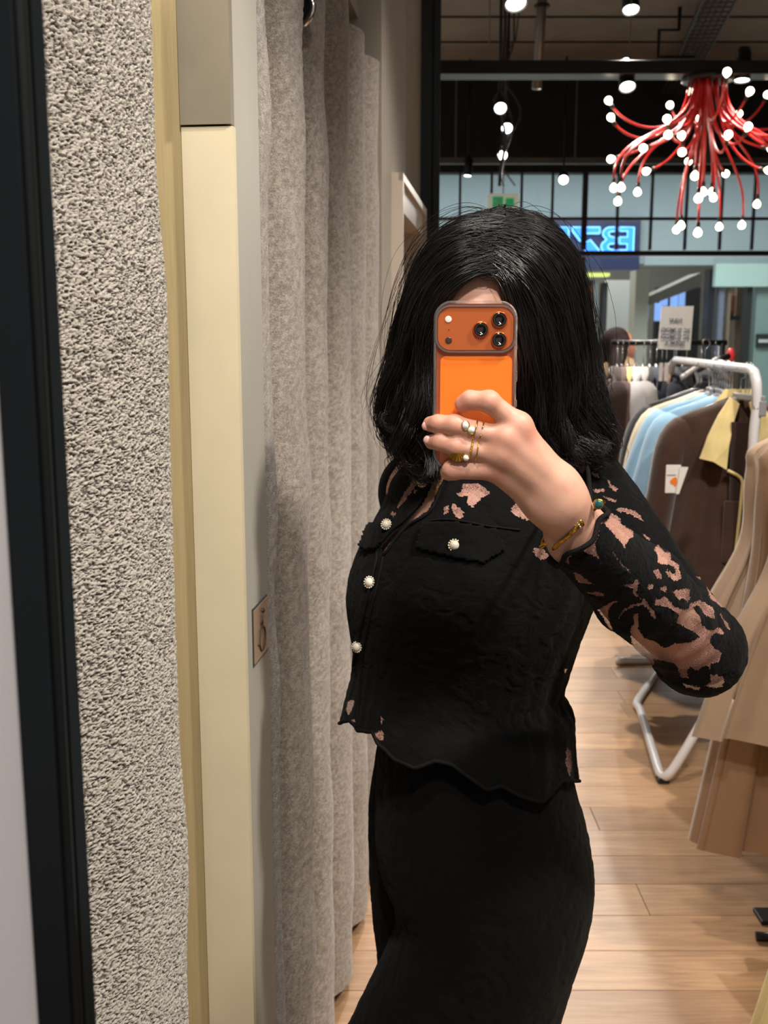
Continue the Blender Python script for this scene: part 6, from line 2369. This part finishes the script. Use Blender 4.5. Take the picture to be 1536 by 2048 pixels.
PW, PHt, PCX, PCY = x1 - x0, y0 - y1, (x0 + x1) / 2, (y0 + y1) / 2
for (cu, cv) in ((961.4, 659.3), (998.3, 639.3), (997.7, 679.8)):
    x, y = px(cu, cv)
    M = MP @ Matrix.Translation((x, y, 0.0066))
    ln = MB().lathe([(0.0076, 0), (0.0076, 0.0020), (0.0072, 0.0024), (0.0066, 0.0024)], 30, M, False).build('lens', M_LENR, pl, True, True)
    MB().lathe([(0.0068, 0.0), (0.0068, 0.0021), (0.0042, 0.00205), (0.0040, 0.0016), (0.0001, 0.0017)], 30, M).build('lens_glass', M_LEN, pl, True, True)
for (cu, cv, r, mt, nm) in ((896.6, 638.8, 0.0032, plain('flash_white', rgb(240, 226, 214), 0.2, coat=0.6), 'flash'), (897.1, 680.8, 0.0032, plain('sensor_dark', rgb(58, 40, 34), 0.15, coat=0.8), 'depth_sensor'), (897.9, 659, 0.0005, M_LEN, 'microphone')):
    x, y = px(cu, cv)
    MB().lathe([(r, 0), (r, 0.0004), (r * 0.8, 0.0006), (0.0001, 0.0006)], 20, MP @ Matrix.Translation((x, y, 0.0066))).build(nm, mt, pl, True, True)
# clear case: rim, bumper round the plateau, thin back
cs = MB()
ring_prism(cs, rrect(PHW, PHH, 0.0165), rrect(0.0737, 0.1547, 0.0136), -0.0056, 0.0052, MP)
cs_o = cs.build('clear_case', M_CASE, ph, world=True)
cs = MB()
ring_prism(cs, rrect(PHW - 0.0012, PHH - 0.0012, 0.0160), rrect(PHW - 0.0036, PHH - 0.0036, 0.0150), 0.0052, 0.0058, MP)
cs.build('case_rim', M_CASE, cs_o, world=True)
cs = MB()
ring_prism(cs, rrect(PW + 0.0052, PHt + 0.0052, 0.0145, 8, PCX, PCY), rrect(PW + 0.0012, PHt + 0.0012, 0.0126, 8, PCX, PCY), 0.0046, 0.0080, MP)
cs.build('camera_bumper', M_CASE, cs_o, world=True)
for (u, v0, v1) in ((1033.5, 690, 700), (1033.5, 742, 764), (1032.5, 800, 815), (869, 662, 668)):
    xa_, ya_ = px(u, v0)
    xb_, yb_ = px(u, v1)
    MB().box((xa_ - 0.0006, yb_, -0.003), (xa_ + 0.0010, ya_, 0.003), MP, bevel=0.0005).build('side_button', M_CASE, cs_o, world=True)

# ================================================================== JEWELLERY
def ring_on(fing, i, f, r_add, tilt=0.0):
    """centre, axis and radius of a ring on a finger segment"""
    a, ra = FJ[fing][i]
    b, rb = FJ[fing][i + 1]
    c = a.lerp(b, f)
    ax = (b - a).normalized()
    return c, ax, ra + (rb - ra) * f + r_add


def band(c, ax, r, w, n=36, a0=0.0, a1=2 * PI):
    e1 = (p_n - ax * p_n.dot(ax)).normalized()
    e2 = ax.cross(e1)
    full = abs(a1 - a0 - 2 * PI) < 1e-6
    pts = [c + (e1 * math.cos(t_) + e2 * math.sin(t_)) * r for t_ in np.linspace(a0, a1, n, endpoint=not full)]
    return MB().tube(pts, w, 7, closed=full), e1, e2


M_STONE = plain('white_stone', rgb(244, 240, 234), 0.15, coat=0.8)
M_GOLD2 = plain('warm_gold', rgb(212, 160, 60), 0.24, 1.0)
# middle finger: two white stones
c, ax, r = ring_on('middle', 0, 0.60, 0.0006)
r1 = empty('finger_ring', c)
tag(r1, 'gold ring with two white pear shaped stones on the middle finger', 'ring', 'rings on the hand')
bd, e1, e2 = band(c, ax, r, 0.0008)
bd.build('band', M_GOLD, r1, True, True)
for (u, v, sx, sz) in ((931, 851, 0.0032, 0.0040), (944, 860, 0.0042, 0.0035)):
    p = HP(u, v, 0.0205)
    V, Q = sdf_mesh([ell(p, (sx, 0.0026, sz), 0.001), cone(p, p + AXR * (0.003 if u > 935 else -0.0015) + AXU * (0.0022 if u < 935 else -0.001), 0.0026, 0.0012, 0.001)], 0.0006, pad=0.004)
    pydata('stone', V, Q, M_STONE, r1, True, True)
    MB().tube([p + AXR * (sx * 1.08 * math.cos(k)) + AXU * (sz * 1.08 * math.sin(k)) for k in np.linspace(0, 2 * PI, 18, endpoint=False)], 0.0006, 6, closed=True).build('setting', M_GOLD, r1, True, True)
# thin open ring below it with a bead
c, ax, r = ring_on('middle', 0, 0.48, 0.0006)
r2 = empty('finger_ring', c)
tag(r2, 'thin gold open ring with a small bead near the middle finger knuckle', 'ring', 'rings on the hand')
bd, e1, e2 = band(c, ax, r, 0.0007, 30, 0.4, 2 * PI - 0.2)
bd.build('band', M_GOLD, r2, True, True)
MB().sphere(HP(950.5, 872, 0.0165), 0.0016, 10, 8).build('bead', M_PEARL, r2, True, True)
# ring finger: fan-shaped gold ring and a pearl ring
c, ax, r = ring_on('ring', 0, 0.66, 0.0006)
r3 = empty('finger_ring', c)
tag(r3, 'gold fan shaped ring with beaded band on the ring finger', 'ring', 'rings on the hand')
bd, e1, e2 = band(c, ax, r, 0.0007)
bd.build('band', M_GOLD2, r3, True, True)
mm = MB()
for k in np.linspace(-0.3, 1.6, 12):
    mm.sphere(c + (e1 * math.cos(k) - e2 * math.sin(k)) * r if (e2.dot(AXU) < 0) else c + (e1 * math.cos(k) + e2 * math.sin(k)) * r, 0.0011, 6, 5)
mm.build('bead_row', M_GOLD2, r3, True, True)
fan0 = HP(916, 903, 0.0200)
fv = [fan0]
fn = 14
for k in range(fn + 1):
    an = math.radians(-155 + 145 * k / fn)
    fv.append(fan0 + (AXR * math.cos(an) + AXU * math.sin(an)) * 0.0098 + p_n * (0.0006 * (k % 2)) - p_n * 0.003)
mm = MB()
vs = fv + [q - p_n * 0.0012 for q in fv]
n_ = len(fv)
mm.add(vs, [(0, k, k + 1) for k in range(1, n_ - 1)] + [(n_, n_ + k + 1, n_ + k) for k in range(1, n_ - 1)] + [(k, n_ + k, n_ + k + 1, k + 1) for k in range(1, n_ - 1)])
mm.build('fan', M_GOLD2, r3, False, True)
c, ax, r = ring_on('ring', 0, 0.52, 0.0006)
r4 = empty('finger_ring', c)
tag(r4, 'ring with a single round white pearl on the ring finger', 'ring', 'rings on the hand')
bd, e1, e2 = band(c, ax, r, 0.0006, 30, -1.8, 1.8)
bd.build('band', M_GOLD, r4, True, True)
p = HP(932, 916, 0.0185)
MB().sphere(p, 0.0030, 14, 10).build('pearl', M_PEARL, r4, True, True)
MB().sphere(p + AXU * 0.0040, 0.0010, 8, 6).build('bead', M_GOLD, r4, True, True)

# bracelet: twisted gold cable cuff, open in front, teal-capped end and ringed end
e_teal = PY(1197, 1008, 0.992)
e_ring = PY(1157, 1046, 0.990)
wc = CUFF + dcut * 0.020
br = empty('bracelet', wc)
tag(br, 'twisted gold cable cuff bracelet with a teal stone end', 'bracelet')
wa = dcut
b1 = (p_n - wa * p_n.dot(wa)).normalized()
b2 = wa.cross(b1)
R1, R2 = 0.0262, 0.0305
side = 1 if b2.dot(e_ring - wc) > 0 else -1
arm_pts = []
bvh_h = BVHTree.FromPolygons([Vector(p) for p in V1], [tuple(f) for f in Q1.tolist()])
for u, v in ((1146, 1058), (1134, 1070), (1121, 1082), (1111, 1091)):
    l, nn_ = hit(u, v, bvh_h)
    if l is not None:
        arm_pts.append(l + nn_ * 0.0022)
pts = [e_ring, *[q_ for q_ in arm_pts]]
pts += [wc + wa * (0.001) + b1 * (R1 * math.cos(t_)) + b2 * (side * R2 * math.sin(t_)) for t_ in np.linspace(1.70, 2 * PI - 1.25, 40)]
pts += [e_teal + AXF * 0.008 + AXR * 0.004, e_teal]
pts = smooth_path([tuple(p) for p in pts], 120)
MB().tube(pts, 0.0016, 8).build('cable', M_GOLD2, br, True, True)
mm = MB()
T = np.gradient(pts, axis=0)
for s in range(3):
    tw = []
    for i in range(len(pts)):
        t_ = Vector(T[i]).normalized()
        nx = t_.orthogonal().normalized()
        ny = t_.cross(nx)
        an = i * 0.9 + s * 2.094
        tw.append(Vector(pts[i]) + (nx * math.cos(an) + ny * math.sin(an)) * 0.0013)
    mm.tube(tw, 0.0010, 5)
mm.build('twist', M_GOLD2, br, True, True)
d1 = (e_ring - Vector(pts[4])).normalized() if (e_ring - Vector(pts[4])).length > 1e-6 else AXR
Mq = Matrix.Translation(e_ring) @ (AXR * 0.75 + AXU * 0.6).normalized().to_track_quat('Z', 'Y').to_matrix().to_4x4()
MB().lathe([(0.002, -0.006), (0.0044, -0.0055), (0.0050, -0.0045), (0.0042, -0.0035), (0.0046, -0.0025), (0.0046, -0.0005), (0.0040, 0.0002), (0.0054, 0.001), (0.0056, 0.0028), (0.0046, 0.0036), (0.0001, 0.0040)], 22, Mq).build('end_cap', M_GOLD2, br, True, True)
mm = MB()
for k in range(12):
    an = 2 * PI * k / 12
    mm.sphere(Mq @ Vector((0.0047 * math.cos(an), 0.0047 * math.sin(an), -0.0014)), 0.0008, 6, 5)
mm.build('diamond_row', M_STONE, br, True, True)
Mq = Matrix.Translation(e_teal) @ (p_n * 0.85 - AXR * 0.35).normalized().to_track_quat('Z', 'Y').to_matrix().to_4x4()
MB().lathe([(0.0030, -0.006), (0.0048, -0.004), (0.0053, -0.001), (0.0053, 0.0008), (0.0044, 0.0012)], 22, Mq).build('end_cap', M_GOLD2, br, True, True)
MB().lathe([(0.0044, 0.0006), (0.0040, 0.0018), (0.0022, 0.0026), (0.0001, 0.0027)], 18, Mq).build('teal_stone', plain('teal_stone', rgb(20, 92, 100), 0.1, coat=1.0), br, True, True)

# necklace: fine gold chain of beads dropping into the neckline
nk = empty('necklace', PY(885, 950, 1.33))
tag(nk, 'fine gold bead necklace in the neckline', 'necklace')
ppts = []
bvh_body = BVHTree.FromPolygons([Vector(p) for p in V2], [tuple(f) for f in Q2.tolist()])
for u, v in smooth_path([(902, 868), (893, 900), (886, 930), (882, 955), (879, 975), (872, 990)], 26):
    l, nn_ = hit(u, v, bvh_body)
    if l is not None:
        ppts.append(l + nn_ * 0.0018)
if len(ppts) > 3:
    MB().tube(ppts, 0.0005, 5).build('chain', M_GOLD, nk, True, True)
    mm = MB()
    for p in ppts:
        mm.sphere(p, 0.0013, 7, 5)
    mm.build('gold_beads', M_GOLD, nk, True, True)
